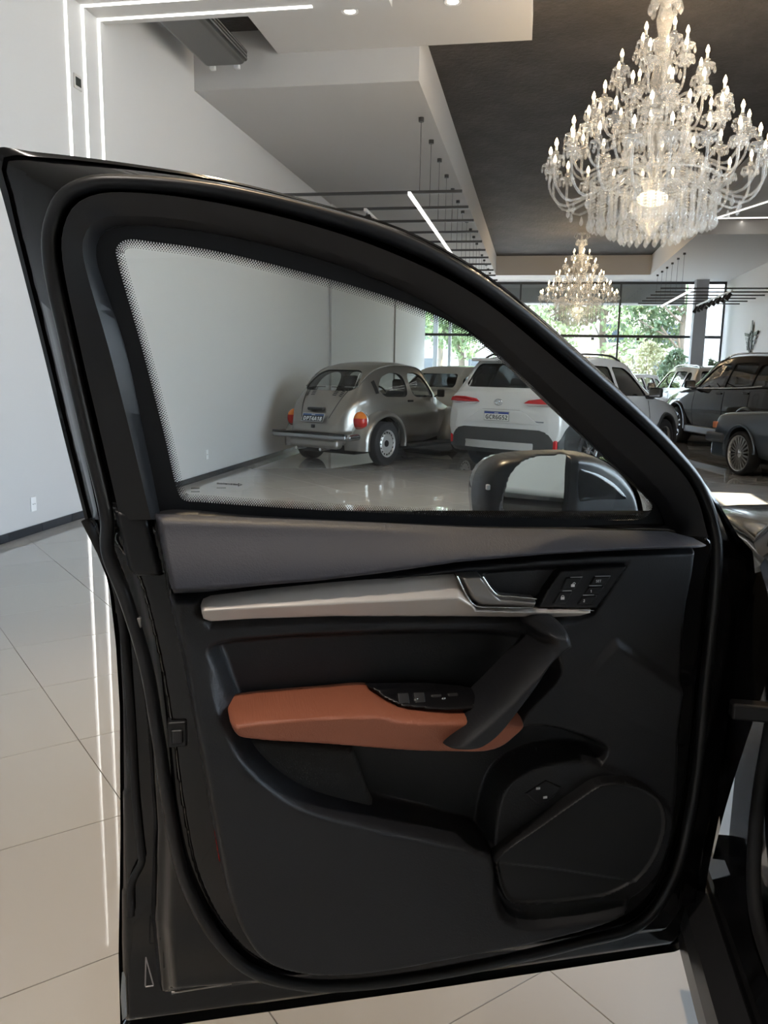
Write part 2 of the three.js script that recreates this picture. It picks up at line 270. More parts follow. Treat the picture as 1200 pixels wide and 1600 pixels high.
// glass with its printed border
const open = spline(up([[286, 781], [278, 768], [258, 685], [222, 545], [183, 405], [181, 390], [188, 379], [202, 374], [240, 378], [330, 391], [480, 427], [612, 466], [715, 509], [790, 560], [860, 620], [930, 684], [985, 742], [1014, 775], [1020, 792], [1013, 806], [998, 812], [900, 811], [750, 808], [500, 797], [320, 785]], -0.012), 500);
const lean = (g, w) => { const p = g.attributes.position; for (let i = 0; i < p.count; i++) p.setZ(i, w + LEAN * (p.getY(i) - BELT)); g.computeVertexNormals(); return g; };
{
  const outer = [...rail('F1', -0.012), dl(1060, 862, -0.012), dl(600, 850, -0.012), dl(250, 840, -0.012)], sh = new THREE.Shape(outer.map((p) => new THREE.Vector2(p[0], p[1])));
  const gl = part('window_glass', lean(new THREE.ShapeGeometry(sh), -0.0145), mat([0.86, 0.9, 0.885], 0, 0, { transmission: 1, thickness: 0 }), door, 'faintly green clear glass');
  const ring = new THREE.Shape(outer.map((p) => new THREE.Vector2(p[0], p[1]))); ring.holes.push(new THREE.Path(open.map((p) => new THREE.Vector2(p[0], p[1])).reverse()));
  part('printed_border', lean(new THREE.ShapeGeometry(ring), -0.0138), mat([0.005, 0.0055, 0.007], 0.55, 0, { specularIntensity: 0.6 }), gl, 'black printed band round the glass');
  const dots = [], n = open.length, disc = (x, y, r) => { for (let k = 0; k < 6; k++) { const a = (k * Math.PI) / 3, b = a + Math.PI / 3; dots.push(x, y, 0, x + r * Math.cos(a), y + r * Math.sin(a), 0, x + r * Math.cos(b), y + r * Math.sin(b), 0); } };
  const fine = spline(open, 1150);
  for (let row = 0; row < 5; row++) for (let i = 0; i < 575; i++) {
    const k = (2 * i + (row % 2)) % 1150, a = fine[(k + 1149) % 1150], b = fine[(k + 1) % 1150], p = fine[k], l = Math.hypot(b[0] - a[0], b[1] - a[1]) || 1, nx = (b[1] - a[1]) / l, ny = -(b[0] - a[0]) / l, off = 0.0012 + row * 0.0023;
    disc(p[0] + nx * off, p[1] + ny * off, 0.00155 - row * 0.00022);
  }
  const g = new THREE.BufferGeometry(); g.setAttribute('position', new THREE.Float32BufferAttribute(dots, 3)); g.computeVertexNormals();
  part('printed_dots', lean(g, -0.0137), mat([0.008, 0.009, 0.011], 0.4), gl, 'fading rows of tiny black dots').userData.kind = 'stuff';
  // small glazing marks etched near the lower rear corner
  const mk = [], bar = (x, y, w, h) => { const c = dl(x, y, -0.0136, LEAN), q = box(c[0], c[0] + w, c[1], c[1] + h, 0, 0.0002); mk.push(q); };
  for (let i = 0; i < 17; i++) bar(339 + i * 1.95, 756.5 + i * 0.12, 0.0009 + 0.0006 * R(), 0.0021 + 0.0005 * R());
  for (let i = 0; i < 8; i++) bar(339 + i * 1.8, 763, 0.0009, 0.0014);
  for (let i = 0; i < 7; i++) { bar(299 + i * 1.9, 764, 0.001, 0.002); bar(299 + i * 1.9, 769, 0.0012, 0.0017); }
  const c = dl(372, 760, -0.0136, LEAN), tri = new THREE.Shape([[0, 0], [0.0065, 0.0025], [0, 0.005]].map((p) => new THREE.Vector2(c[0] + p[0], c[1] + p[1]))); tri.holes.push(new THREE.Path([[0.001, 0.0012], [0.001, 0.0038], [0.0048, 0.0025]].map((p) => new THREE.Vector2(c[0] + p[0], c[1] + p[1]))));
  mk.push(new THREE.ExtrudeGeometry(tri, { depth: 0.0002, bevelEnabled: false }));
  part('glazing_mark', lean(merge(mk), -0.0136), mat([0.03, 0.032, 0.035], 0.6), gl).userData.kind = 'stuff';
}
{ // door skin and inner pressing below the belt
  const skinPoly = [[133, 800], [150, 850], [172, 905], [183, 1000], [189, 1100], [190, 1300], [187, 1480], [190, 1600], [420, 1568], [700, 1529], [1052, 1476], [1086, 1430], [1098, 1350], [1116, 1260], [1138, 1150], [1160, 1060], [1176, 960], [1166, 858], [1112, 800]];
  const sp = area(skinPoly, -0.09); part('outer_skin', relief(sp, (x, y, s) => -0.104 + 0.02 * round(s / 0.012), 0.008), paint, door);
  const bk = area(skinPoly, -0.12); part('outer_panel', relief(bk, (x, y, s) => -0.1 - 0.05 * round(s / 0.12), 0.02), paint, door);
  const p2 = area([[150, 830], [180, 905], [205, 1000], [222, 1150], [232, 1300], [228, 1440], [240, 1562], [420, 1546], [700, 1508], [1040, 1464], [1074, 1420], [1086, 1340], [1104, 1250], [1126, 1140], [1146, 1050], [1160, 960], [1152, 870], [1112, 826]], -0.05);
  part('inner_pressing', relief(p2, (x, y, s) => -0.1 + 0.055 * smooth(0, 0.018, s) + 0.025 * smooth(0.022, 0.045, s), 0.005), paint, door);
  const p3 = area([[176, 830], [212, 905], [240, 1010], [262, 1130], [282, 1270], [304, 1370], [345, 1450], [400, 1502], [470, 1520], [560, 1521], [700, 1500], [900, 1456], [990, 1425], [1036, 1365], [1068, 1250], [1092, 1050], [1106, 900], [1112, 836], [700, 830]], -0.01, 260);
  part('inner_panel', relief(p3, (x, y, s) => -0.04 + 0.036 * round(s / 0.01), 0.005), paint, door);
  const sl = spline(lo([[133, 812], [152, 850], [178, 905], [193, 985], [203, 1100], [212, 1250], [220, 1330], [222, 1345], [206, 1380], [205, 1430]], -0.075), 60, false);
  part('edge_seal', new THREE.TubeGeometry(new THREE.CatmullRomCurve3(sl.map((p) => V(...p))), 60, 0.007, 6), RUBBER, door);
  const wedge = lo([[228, 1496], [240, 1540], [227, 1542]], -0.03).map((p) => V(...p)); wedge.push(wedge[0].clone());
  part('drain_clip', new THREE.TubeGeometry(new THREE.CatmullRomCurve3(wedge, false, 'catmullrom', 0), 40, 0.0012, 5), satin, door);
  const cap = area([[191, 1512], [196, 1530], [198, 1590], [191, 1597], [188, 1560]], -0.08); part('edge_film', relief(cap, (x, y, s) => -0.083 + 0.002 * round(s / 0.004), 0.004), mat([0.3, 0.32, 0.33], 0.4), door, 'grey protective film');
  const la = lo([[262, 1130], [292, 1132], [290, 1168], [262, 1166]], 0.005), xs = la.map((p) => p[0]), ys = la.map((p) => p[1]);
  const lt = part('door_latch', rbox(Math.min(...xs), Math.max(...xs), Math.min(...ys), Math.max(...ys), -0.03, 0.004, 0.004), BLACK, door); part('latch_claw', rbox(Math.min(...xs) + 0.006, Math.max(...xs) - 0.006, Math.min(...ys) + 0.008, Math.max(...ys) - 0.012, 0.002, 0.008, 0.003), mat([0.05, 0.05, 0.052], 0.3, 0.7), lt);
  for (const [x, y] of [[217, 973], [239, 1088], [252, 1175]]) { const c = dl(x, y, 0); part('trim_clip', rbox(c[0] - 0.004, c[0] + 0.004, c[1] - 0.008, c[1] + 0.008, -0.006, 0.003, 0.002), satin, door); }
  const ls = lo([[268, 1551], [362, 1536]], -0.03); part('drain_slot', rod(V(...ls[0]), V(...ls[1]), 0.0022, 6), satin, door);
}

// trim panel
const PANEL = [[237, 815], [247, 870], [258, 930], [276, 1010], [300, 1130], [330, 1290], [346, 1370], [370, 1440], [408, 1488], [470, 1508], [560, 1508], [700, 1485], [850, 1455], [960, 1420], [1025, 1370], [1056, 1290], [1068, 1100], [1076, 960], [1090, 880], [1090, 850], [1040, 838], [760, 832], [600, 826], [400, 816], [260, 806]];
const zones = {
  channel: area([[306, 958], [310, 938], [330, 930], [520, 910], [715, 895], [860, 884], [985, 880], [930, 962], [900, 974], [700, 974], [500, 974], [330, 982]], 0.055),
  scoop: area([[322, 1012], [345, 1000], [420, 992], [520, 986], [700, 982], [790, 985], [850, 1000], [880, 1050], [830, 1110], [800, 1150], [740, 1150], [600, 1140], [450, 1140], [368, 1135], [355, 1105], [335, 1050]], 0.05, 120),
  bin: area([[376, 1150], [560, 1150], [770, 1150], [850, 1140], [905, 1150], [960, 1180], [900, 1250], [772, 1333], [690, 1310], [600, 1288], [480, 1255], [420, 1215], [390, 1180]], 0.07, 160),
  lower: area([[372, 1140], [392, 1180], [420, 1213], [480, 1253], [600, 1286], [690, 1307], [772, 1331], [800, 1430], [1080, 1430], [1080, 1600], [300, 1600], [280, 1140]], 0.085, 200),
  lowerOut: area([[180, 940], [316, 985], [324, 1015], [338, 1060], [354, 1112], [378, 1165], [420, 1213], [480, 1253], [600, 1286], [690, 1307], [772, 1331], [800, 1430], [1080, 1430], [1080, 1700], [300, 1700], [200, 1400]], 0.08, 200),
  speaker: area([[786, 1228], [830, 1196], [890, 1183], [945, 1190], [1000, 1220], [1056, 1262], [1062, 1310], [1030, 1385], [960, 1424], [800, 1428], [764, 1342]], 0.06, 120),
  pad: area([[238, 812], [245, 804, 0.025], [400, 810, 0.025], [600, 818, 0.025], [760, 826, 0.025], [1045, 831, 0.025], [1106, 848, 0.06], [1107, 857], [1090, 862], [960, 866], [850, 873], [720, 886], [600, 905], [500, 918], [400, 928], [320, 938], [268, 940], [252, 880]], 0.075),
  facet: area([[962, 1008], [1072, 1084], [1072, 1165], [986, 1128], [910, 1076]], 0.055),
};
const segDist = (l, x, y) => { let b = 1e9; for (let i = 1; i < l.length; i++) { const [x0, y0] = l[i - 1], [x1, y1] = l[i], dx = x1 - x0, dy = y1 - y0, t = Math.max(0, Math.min(1, ((x - x0) * dx + (y - y0) * dy) / (dx * dx + dy * dy))); b = Math.min(b, Math.hypot(x0 + dx * t - x, y0 + dy * t - y)); } return b; };
const fe1 = lo([[962, 1008], [1072, 1084]], 0.055), fe2 = lo([[910, 1076], [986, 1128], [1072, 1165]], 0.055);
const yHi = dl(300, 1000, 0.06)[1], yLo = dl(350, 1215, 0.08)[1];
const panelPoly = area(PANEL, 0.045, 300);
part('door_panel', relief(panelPoly, (x, y, s) => {
  let z = 0.052 - 0.042 * smooth(-0.009, 0.001, inset(zones.pad, x, y));
  z -= 0.012 * smooth(-0.002, 0.006, inset(zones.channel, x, y));
  z += (0.008 - z) * smooth(0, 0.022, inset(zones.scoop, x, y));
  z += (0.0 - z) * smooth(0, 0.015, inset(zones.bin, x, y));
  z = Math.max(z, 0.058 * smooth(-0.004, 0.012, inset(zones.speaker, x, y)));
  const drop = smooth(yHi, yLo, y); z += (0.052 + 0.031 * drop - z) * smooth(-0.002, 0.016, inset(zones.lowerOut, x, y));
  const fi = inset(zones.facet, x, y); if (fi > -0.014) { const d1 = Math.abs(segDist(fe1, x, y)), d2 = Math.abs(segDist(fe2, x, y)); z += 0.011 * (d2 / (d1 + d2 + 1e-6)) * smooth(-0.014, 0.004, fi); }
  return -0.012 + (z + 0.012) * round(s / 0.016);
}, 0.0036), plastic, door, 'charcoal moulded plastic panel');

{ // soft pad along the belt
  const top = lineAt(lo([[238, 804], [400, 810], [600, 818], [760, 826], [1045, 831], [1106, 846, 0.06]], 0.025)), cr = lineAt(lo([[268, 920], [330, 916], [500, 903], [600, 891], [720, 874], [850, 864], [960, 858], [1106, 853]], 0.082));
  const pad = zones.pad;
  part('upper_pad', relief(pad, (x, y, s) => {
    const a = top(x), b = cr(x), t = (a - y) / Math.max(0.004, a - b);
    const f = t < 1 ? 0.032 + 0.052 * smooth(-0.25, 1.15, t)  : 0.084 - 0.03 * smooth(0, 0.016, b - y) - 0.9 * Math.max(0, b - y - 0.006) * 0.3;
    return 0.02 + (f - 0.02) * round(s / 0.01);
  }, 0.0032), softTrim, door, 'blue-grey soft pad under the window');
}
{ // brushed strip
  const strip = area([[313, 952], [316, 942], [330, 936], [420, 925], [520, 915], [620, 907], [714, 899], [728, 928], [742, 948], [840, 951], [928, 952], [906, 965], [860, 968], [735, 966], [520, 966], [400, 970], [328, 974], [316, 968]], 0.058);
  const cr = lineAt(lo([[322, 953], [500, 944], [715, 934], [742, 949], [930, 953]], 0.076)), t0 = lineAt(lo([[313, 938], [420, 925], [520, 915], [620, 907], [714, 899], [742, 947], [930, 951]], 0.058)), b0 = lineAt(lo([[313, 976], [400, 970], [520, 966], [930, 966]], 0.058));
  part('decor_strip', relief(strip, (x, y, s) => { const c = cr(x), f = y > c ? 0.078 - 0.027 * Math.min(1, (y - c) / Math.max(0.004, t0(x) - c)) : 0.078 - 0.024 * ((c - y) / Math.max(0.004, c - b0(x))); return 0.038 + (f - 0.038) * round(s / 0.004); }, 0.0022), brushed, door, 'brushed silver strip with a lengthwise crease');
}
{ // lever, its recess and the memory buttons
  const rec = area([[752, 896], [800, 891], [874, 887], [846, 930], [838, 938], [782, 932], [766, 918]], 0.045); part('lever_recess', relief(rec, (x, y, s) => 0.045 - 0.05 * smooth(0, 0.02, s), 0.003), piano, door);  // blacker than the panel, the shade inside is put into the colour
  const lv = area([[716, 899], [752, 898], [768, 920], [780, 931], [838, 936], [834, 949], [748, 946], [736, 936]], 0.068), hc = lineAt(lo([[716, 922], [760, 933], [840, 941]], 0.068));
  const L = part('door_lever', relief(lv, (x, y, s) => { const f = 0.078 - 0.35 * Math.abs(y - hc(x)) * 0.6; return 0.045 + (f - 0.045) * round(s / 0.005); }, 0.0018), satin, door, 'satin metal pull lever');
  const ln = (pts, w, r, n) => part(n, new THREE.TubeGeometry(new THREE.CatmullRomCurve3(lo(pts, w).map((p) => V(...p))), 40, r, 6), CHROME, L);
  ln([[714, 900], [727, 926], [738, 943], [748, 948], [780, 949], [833, 950]], 0.071, 0.0014, 'chrome_edge'); ln([[754, 901], [768, 921], [778, 930], [800, 932], [838, 936]], 0.076, 0.0016, 'chrome_edge');
  const mp = area([[876, 888], [982, 882], [978, 892], [932, 953], [838, 951], [852, 922]], 0.056), MP = part('memory_panel', relief(mp, (x, y, s) => 0.04 + 0.018 * round(s / 0.004), 0.003), piano, door);
  const btn = (pts) => { const q = area(pts, 0.06); const b = part('memory_button', relief(q, (x, y, s) => 0.05 + 0.0115 * round(s / 0.0025), 0.0015), piano, MP); return b; };
  btn([[885, 901], [912, 900], [898, 922], [875, 923]]); btn([[875, 924], [896, 923], [885, 944], [862, 945]]);
  btn([[928, 900], [956, 899], [947, 914], [920, 915]]); btn([[920, 916], [946, 915], [936, 929], [910, 930]]); btn([[910, 931], [935, 930], [926, 945], [900, 946]]);
  const dash = (x0, y0, x1, y1) => part('button_line', rod(V(...dl(x0, y0, 0.0625)), V(...dl(x1, y1, 0.0625)), 0.0007, 5), mat([0.45, 0.45, 0.47], 0.3, 0.6), MP);
  dash(891, 902, 910, 901.5); dash(879, 923.5, 893, 923); dash(930, 900.5, 954, 900); dash(921, 915, 940, 915); dash(911, 930, 928, 929.5); dash(905, 953, 928, 954);
  const font = await new (await import('three/addons/loaders/FontLoader.js')).FontLoader().loadAsync('fonts/droid/droid_sans_bold.typeface.json'), { TextGeometry } = await import('three/addons/geometries/TextGeometry.js');
  for (const [s, x, y, h] of [['SET', 931, 910, 0.0042], ['1', 922, 926, 0.0045], ['2', 911, 941, 0.0045]]) { const c = dl(x, y, 0.0625), g = new TextGeometry(s, { font, size: h, depth: 0.0003, curveSegments: 3 }); g.translate(c[0], c[1], c[2] - 0.0002); part('button_legend', g, white, MP); }
  for (const [x, y, o] of [[895, 917, 0.002], [879, 937, 0]]) { const c = dl(x, y, 0.0625), b = box(c[0] - 0.0032, c[0] + 0.0032, c[1], c[1] + 0.0045, c[2] - 0.0003, c[2] + 0.0002), a = new THREE.TorusGeometry(0.0022, 0.0006, 5, 10, Math.PI); a.translate(c[0] + o, c[1] + 0.0048, c[2]); part('button_legend', merge([b, a]), white, MP); }
}
{ // armrest, window switches, grab handle
  const ar = area([[357, 1134], [360, 1113, 0.08], [385, 1099, 0.06], [430, 1090, 0.05], [500, 1082, 0.045], [574, 1077, 0.045], [602, 1096, 0.07], [628, 1105, 0.08], [700, 1107, 0.08], [762, 1108, 0.08], [800, 1112, 0.08], [818, 1121, 0.1], [821, 1131], [806, 1152], [786, 1171], [760, 1181], [700, 1182], [640, 1180], [500, 1168], [400, 1160], [367, 1152]], 0.1, 200);
  const cr = lineAt(lo([[360, 1132], [430, 1124], [500, 1121], [620, 1120], [760, 1121], [820, 1130]], 0.115)), tp = lineAt(ar.filter((p, i) => i < 120).sort((a, b) => a[0] - b[0]));
  const topL = lineAt(lo([[357, 1120, 0.08], [385, 1099, 0.06], [430, 1090, 0.05], [500, 1082, 0.045], [574, 1077, 0.045], [602, 1096, 0.07], [628, 1105, 0.08], [762, 1108, 0.08], [821, 1121, 0.1]], 0.1));
  const A = part('armrest', relief(ar, (x, y, s) => { const c = cr(x), t = (y - c) / Math.max(0.006, topL(x) - c); const f = t > 0 ? 0.118 - 0.07 * Math.pow(Math.min(1, t), 1.5) : 0.118 - 0.25 * (c - y); return 0.0 + f * (0.35 + 0.65 * round(s / 0.012)); }, 0.003), leather, door, 'brown leather armrest');
  const sp = area([[572, 1075, 0.05], [650, 1072, 0.045], [720, 1073, 0.045], [776, 1079, 0.05], [766, 1090, 0.06], [752, 1110, 0.085], [700, 1109, 0.085], [628, 1107, 0.085], [602, 1097, 0.075]], 0.06);
  const yT = dl(660, 1073, 0.045)[1], yB = dl(660, 1107, 0.085)[1], zz = (y) => 0.05 + (0.094 - 0.05) * Math.min(1, Math.max(0, (yT - y) / (yT - yB)));
  const SP = part('switch_panel', relief(sp, (x, y, s) => zz(y) - 0.02 + 0.02 * round(s / 0.004), 0.002), piano, door, 'black window switch panel');
  const put = (px, py) => { let w = 0.07; for (let i = 0; i < 8; i++) w = zz(dl(px, py, w)[1]) + 0.003; return dl(px, py, w); };
  for (const [px, py] of [[630, 1093], [655, 1092], [682, 1095], [708, 1093]]) { const c = put(px, py), g = new RoundedBoxGeometry(0.019, 0.02, 0.01, 2, 0.003); g.rotateX(-0.7); const b = part('window_switch', g, BLACK, SP); b.position.set(c[0], c[1], c[2] - 0.001); }
  for (const [px, py] of [[631, 1099], [649, 1091], [655, 1101], [692, 1090], [699, 1100], [739, 1101]]) { const c = put(px, py), g = new THREE.SphereGeometry(0.0028, 10, 8); g.scale(1.4, 1, 0.6); const b = part('switch_tip', g, CHROME, SP); b.position.set(c[0], c[1], c[2] + 0.005); }
  const kc = put(752, 1096), kn = part('mirror_knob', new THREE.LatheGeometry([[0, 0.014], [0.006, 0.0135], [0.0072, 0.011], [0.0066, 0.002], [0.0085, 0]].map((p) => new THREE.Vector2(...p)), 20), CHROME, SP); kn.position.set(kc[0], kc[1], kc[2]); kn.rotation.x = 0.9;
  const gh = area([[843, 990], [852, 980], [874, 977], [890, 981], [899, 1000], [899, 1013], [884, 1024], [866, 1040], [845, 1072], [815, 1112], [786, 1148], [765, 1166], [745, 1176], [715, 1178], [694, 1173], [693, 1167], [705, 1152], [760, 1106], [810, 1056], [842, 1022], [850, 1006]], 0.125, 160);
  part('grab_handle', relief(gh, (x, y, s) => 0.045 + 0.098 * round(s / 0.02) - 0.25 * 0, 0.0024), plastic, door, 'slanting dark pull handle');
}
{ // bin lining, speaker cover, tailgate switch, reflector
  const ci = area([[376, 1158], [470, 1166], [556, 1176], [566, 1205], [578, 1242], [590, 1268], [606, 1286], [540, 1270], [480, 1252], [420, 1212], [392, 1180]], 0.045); part('carpet_insert', relief(ci, (x, y, s) => 0.012 + 0.02 * round(s / 0.01), 0.004), mat([0.03, 0.029, 0.028], 0.95, 0, { sheen: 0.5, sheenRoughness: 0.6, bumpMap: grain(16), bumpScale: 0.0008 }), door, 'dark grey felt lining');
  const sg = area([[772, 1346], [784, 1331], [850, 1284], [910, 1242], [935, 1226], [962, 1221], [1000, 1226], [1036, 1250], [1044, 1290], [1028, 1340], [1000, 1377], [960, 1402], [920, 1412], [800, 1416], [787, 1404], [774, 1362]], 0.082, 160), low = lineAt(lo([[780, 1348], [880, 1360], [1000, 1379]], 0.08));
  part('speaker_cover', relief(sg, (x, y, s) => 0.03 + 0.054 * round(s / 0.005) - 0.006 * smooth(0.005, 0.009, s) - 0.004 * smooth(0, 0.003, low(x) - y), 0.0026), mat([0.006, 0.006, 0.0065], 0.5), door, 'five-sided black speaker cover');
  const ts = area([[812, 1236], [850, 1212], [878, 1224], [862, 1244], [838, 1258]], 0.05), T = part('tailgate_switch', relief(ts, (x, y, s) => 0.03 + 0.03 * round(s / 0.004), 0.002), piano, door);
  for (const [x, y] of [[841, 1232], [852, 1246]]) { const c = dl(x, y, 0.061), g = box(c[0] - 0.0035, c[0] + 0.0035, c[1] - 0.002, c[1] + 0.002, 0.0598, 0.0612); part('switch_legend', g, white, T); }
  const rr = area([[334, 1306], [340, 1310], [346, 1350], [341, 1352]], 0.055); part('red_reflector', relief(rr, (x, y, s) => 0.02 + 0.03 * round(s / 0.002), 0.0015), mat([0.35, 0.01, 0.008], 0.2), door, 'thin red reflector');
}
{ // exterior mirror, seen through the glass
  const M = new THREE.Group(); M.name = 'side_mirror'; door.add(M);
  const hp = area([[750, 800], [749, 765], [757, 738], [778, 718], [810, 710], [850, 707], [900, 707], [940, 714], [985, 738], [1012, 768], [1022, 795], [1022, 820], [960, 832], [800, 832], [756, 824]], -0.17, 160);
  const gp = area([[782, 806], [786, 770], [796, 742], [812, 724], [838, 715], [870, 712], [888, 712], [888, 740], [885, 775], [878, 815], [872, 822], [800, 822]], -0.165, 120);
  const xb = dl(890, 760, -0.17)[0], gx = Math.max(...gp.map((p) => p[0])), tiltZ = (x) => -0.17 + Math.tan(0.4) * (x - gx);
  part('mirror_housing', relief(hp, (x, y, s) => -0.215 + 0.055 * round(s / 0.02) + Math.min(0, tiltZ(x) - 0.006 + 0.16) * smooth(0, 0.004, inset(gp, x, y)) - 0.5 * Math.max(0, x - xb - 0.01) * 0.6, 0.003), mat([0.012, 0.012, 0.014], 0.3), M, 'matt black rim round the mirror');
  part('mirror_shell', relief(hp, (x, y, s) => -0.215 - 0.1 * round(s / 0.09), 0.005), paint, M);
  const gy = gp.reduce((a, p) => a + p[1] / gp.length, 0);
  part('mirror_glass', relief(gp, (x, y, s) => tiltZ(x) + 0.05 * (gy - y), 0.01), mat([0.9, 0.92, 0.92], 0.0, 1), M, 'silver mirror glass');
  const arm = area([[893, 716], [930, 718], [975, 738], [1005, 765], [1018, 790], [1012, 800], [940, 802], [893, 798]], -0.16, 60); part('mirror_arm', relief(arm, (x, y, s) => -0.2 + 0.044 * round(s / 0.03) - 0.3 * Math.max(0, x - xb), 0.004), paint, M, 'glossy black arm');
  const si = dl(762, 761, -0.163), ind = part('warning_lamp', rbox(si[0] - 0.0035, si[0] + 0.0035, si[1] - 0.005, si[1] + 0.005, -0.166, -0.157, 0.002), mat([0.7, 0.72, 0.72], 0.3), M, 'small pale indicator on the rim');
}

{ // everything on the door hangs directly under it
  scene.updateMatrixWorld(true); const deep = []; door.traverse((o) => { if (o.isMesh && o.parent !== door) deep.push(o); });
  for (const o of deep) door.attach(o);
  for (const o of [...door.children]) if (!o.isMesh) door.remove(o);
}

// ---------------------------------------------------------------- body of the black car that carries the open door
{
  const car = blackCar;
  const O = V(0.42, 0, -1.5), at = (g) => g.translate(-O.x, -O.y, -O.z);
  const alongZ = (prof, z0, z1) => { const s = new THREE.Shape(prof.map((p) => new THREE.Vector2(...p))); const g = new THREE.ExtrudeGeometry(s, { depth: z1 - z0, bevelEnabled: true, bevelSize: 0.006, bevelThickness: 0.006, bevelSegments: 2, bevelOffset: -0.006 }); g.translate(0, 0, z0); return at(g); };
  part('rocker_cover', alongZ([[0.352, 0.2], [0.345, 0.27], [0.352, 0.31], [0.40, 0.325], [0.42, 0.3], [0.42, 0.2]], -1.75, 0.5), mat([0.03, 0.03, 0.032], 0.35), car);
  part('door_sill', alongZ([[0.405, 0.22], [0.405, 0.36], [0.43, 0.395], [0.56, 0.4], [0.6, 0.22]], -1.72, 0.5), paint, car);
  const plate = part('sill_plate', at(rbox(0.455, 0.52, 0.398, 0.404, -1.32, -0.4, 0.003)), mat([0.4, 0.39, 0.37], 0.3, 0.9), car, 'aluminium tread plate');
  const gl = glow([0.8, 0.9, 1], 2.2); for (const b of [[0.47, 0.473, -1.22, -0.9], [0.497, 0.5, -1.22, -0.9], [0.47, 0.5, -1.223, -1.218]]) part('light_inlay', at(box(b[0], b[1], 0.4035, 0.4055, b[2], b[3])), gl, plate);
  const sealPts = [[0.432, 0.405, 0.4], [0.432, 0.405, -0.6], [0.432, 0.408, -1.2], [0.436, 0.43, -1.42], [0.446, 0.55, -1.5], [0.455, 0.75, -1.5], [0.455, 0.95, -1.44], [0.46, 1.06, -1.36], [0.48, 1.2, -1.22], [0.56, 1.5, -0.85]].map((p) => V(p[0] - O.x, p[1], p[2] - O.z));
  part('body_seal', tube(sealPts, 0.013, 8, false, 90), RUBBER, car);
  // hinge pillar: a shallow pressing facing the door
  const hp = new THREE.Shape([[-1.74, 0.34], [-1.74, 1.04], [-1.6, 1.07], [-1.38, 1.07], [-1.2, 1.0], [-1.22, 0.6], [-1.3, 0.45], [-1.38, 0.36]].map((p) => new THREE.Vector2(...p)));
  const pg = new THREE.ExtrudeGeometry(hp, { depth: 0.12, bevelEnabled: true, bevelSize: 0.02, bevelThickness: 0.02, bevelSegments: 4, bevelOffset: -0.02 }); pg.rotateY(-Math.PI / 2); pg.translate(0.6, 0, 0); pg.applyMatrix4(new THREE.Matrix4().set(1, 0, 0, 0, 0, 1, 0, 0, 0, 0, 1, 0, 0, 0, 0, 1)); part('hinge_pillar', at(pg), paint, car);
  for (const y of [0.985]) {
    const h = part('door_hinge', at(rbox(0.43, 0.46, y - 0.055, y + 0.055, -1.42, -1.34, 0.008)), paint, car);
    part('hinge_pin', at(rod(V(0.428, y - 0.02, -1.36), V(0.428, y + 0.0, -1.36), 0.006, 10)), mat([0.45, 0.42, 0.33], 0.3, 1), h);
  }
  part('cabin_trim', at(rbox(0.462, 0.95, 0.41, 1.07, -1.46, -1.16, 0.03, 3)), plastic, car);
  part('check_strap', at(rbox(0.36, 0.47, 0.79, 0.82, -1.43, -1.4, 0.006)), BLACK, car);
  for (const y of [0.5, 0.62]) part('body_bolt', at(rod(V(0.44, y, -1.36), V(0.46, y, -1.36), 0.005, 8)), mat([0.4, 0.38, 0.33], 0.3, 1), car);
  // wing and bonnet
  const prof = [[0.418, 0.3], [0.41, 0.55], [0.413, 0.8], [0.42, 0.93], [0.437, 1.0], [0.465, 1.04], [0.52, 1.058], [0.62, 1.066], [0.9, 1.09], [1.3, 1.1]], rows = [];
  for (const [z, dy, dx] of [[-1.4, 0.0, 0.0], [-1.78, 0.006, 0], [-2.0, 0.0, -0.004], [-2.3, -0.03, 0], [-2.6, -0.085, 0.015], [-2.8, -0.15, 0.05], [-2.95, -0.25, 0.11], [-3.05, -0.42, 0.2]]) rows.push(spline(prof.map(([x, y]) => [x + dx * (1 - smooth(0.36, 0.9, x)) - O.x, y + dy * smooth(0.3, 0.95, y), 0]), 40, false).map((p) => [p[0], p[1], (z === -1.4 ? -1.42 - 0.5 * Math.max(0, 0.85 - p[1]) - 0.6 * smooth(0.95, 1.03, p[1]) * 0.4 : z) - O.z]));
  part('front_wing', skin(rows), paint, car);
  part('bonnet_gap', at(tube([V(0.455, 1.045, -1.69), V(0.452, 1.05, -1.8), V(0.45, 1.04, -2.1), V(0.455, 1.008, -2.4)], 0.0035, 5)), RUBBER, car);
  part('screen_pillar', at(tube([V(0.47, 1.05, -1.66), V(0.52, 1.25, -1.36), V(0.58, 1.46, -1.0), V(0.64, 1.58, -0.7)], 0.035, 10)), paint, car);
  part('scuttle', at(rbox(0.5, 1.3, 1.03, 1.095, -1.72, -1.45, 0.02)), BLACK, car);
}

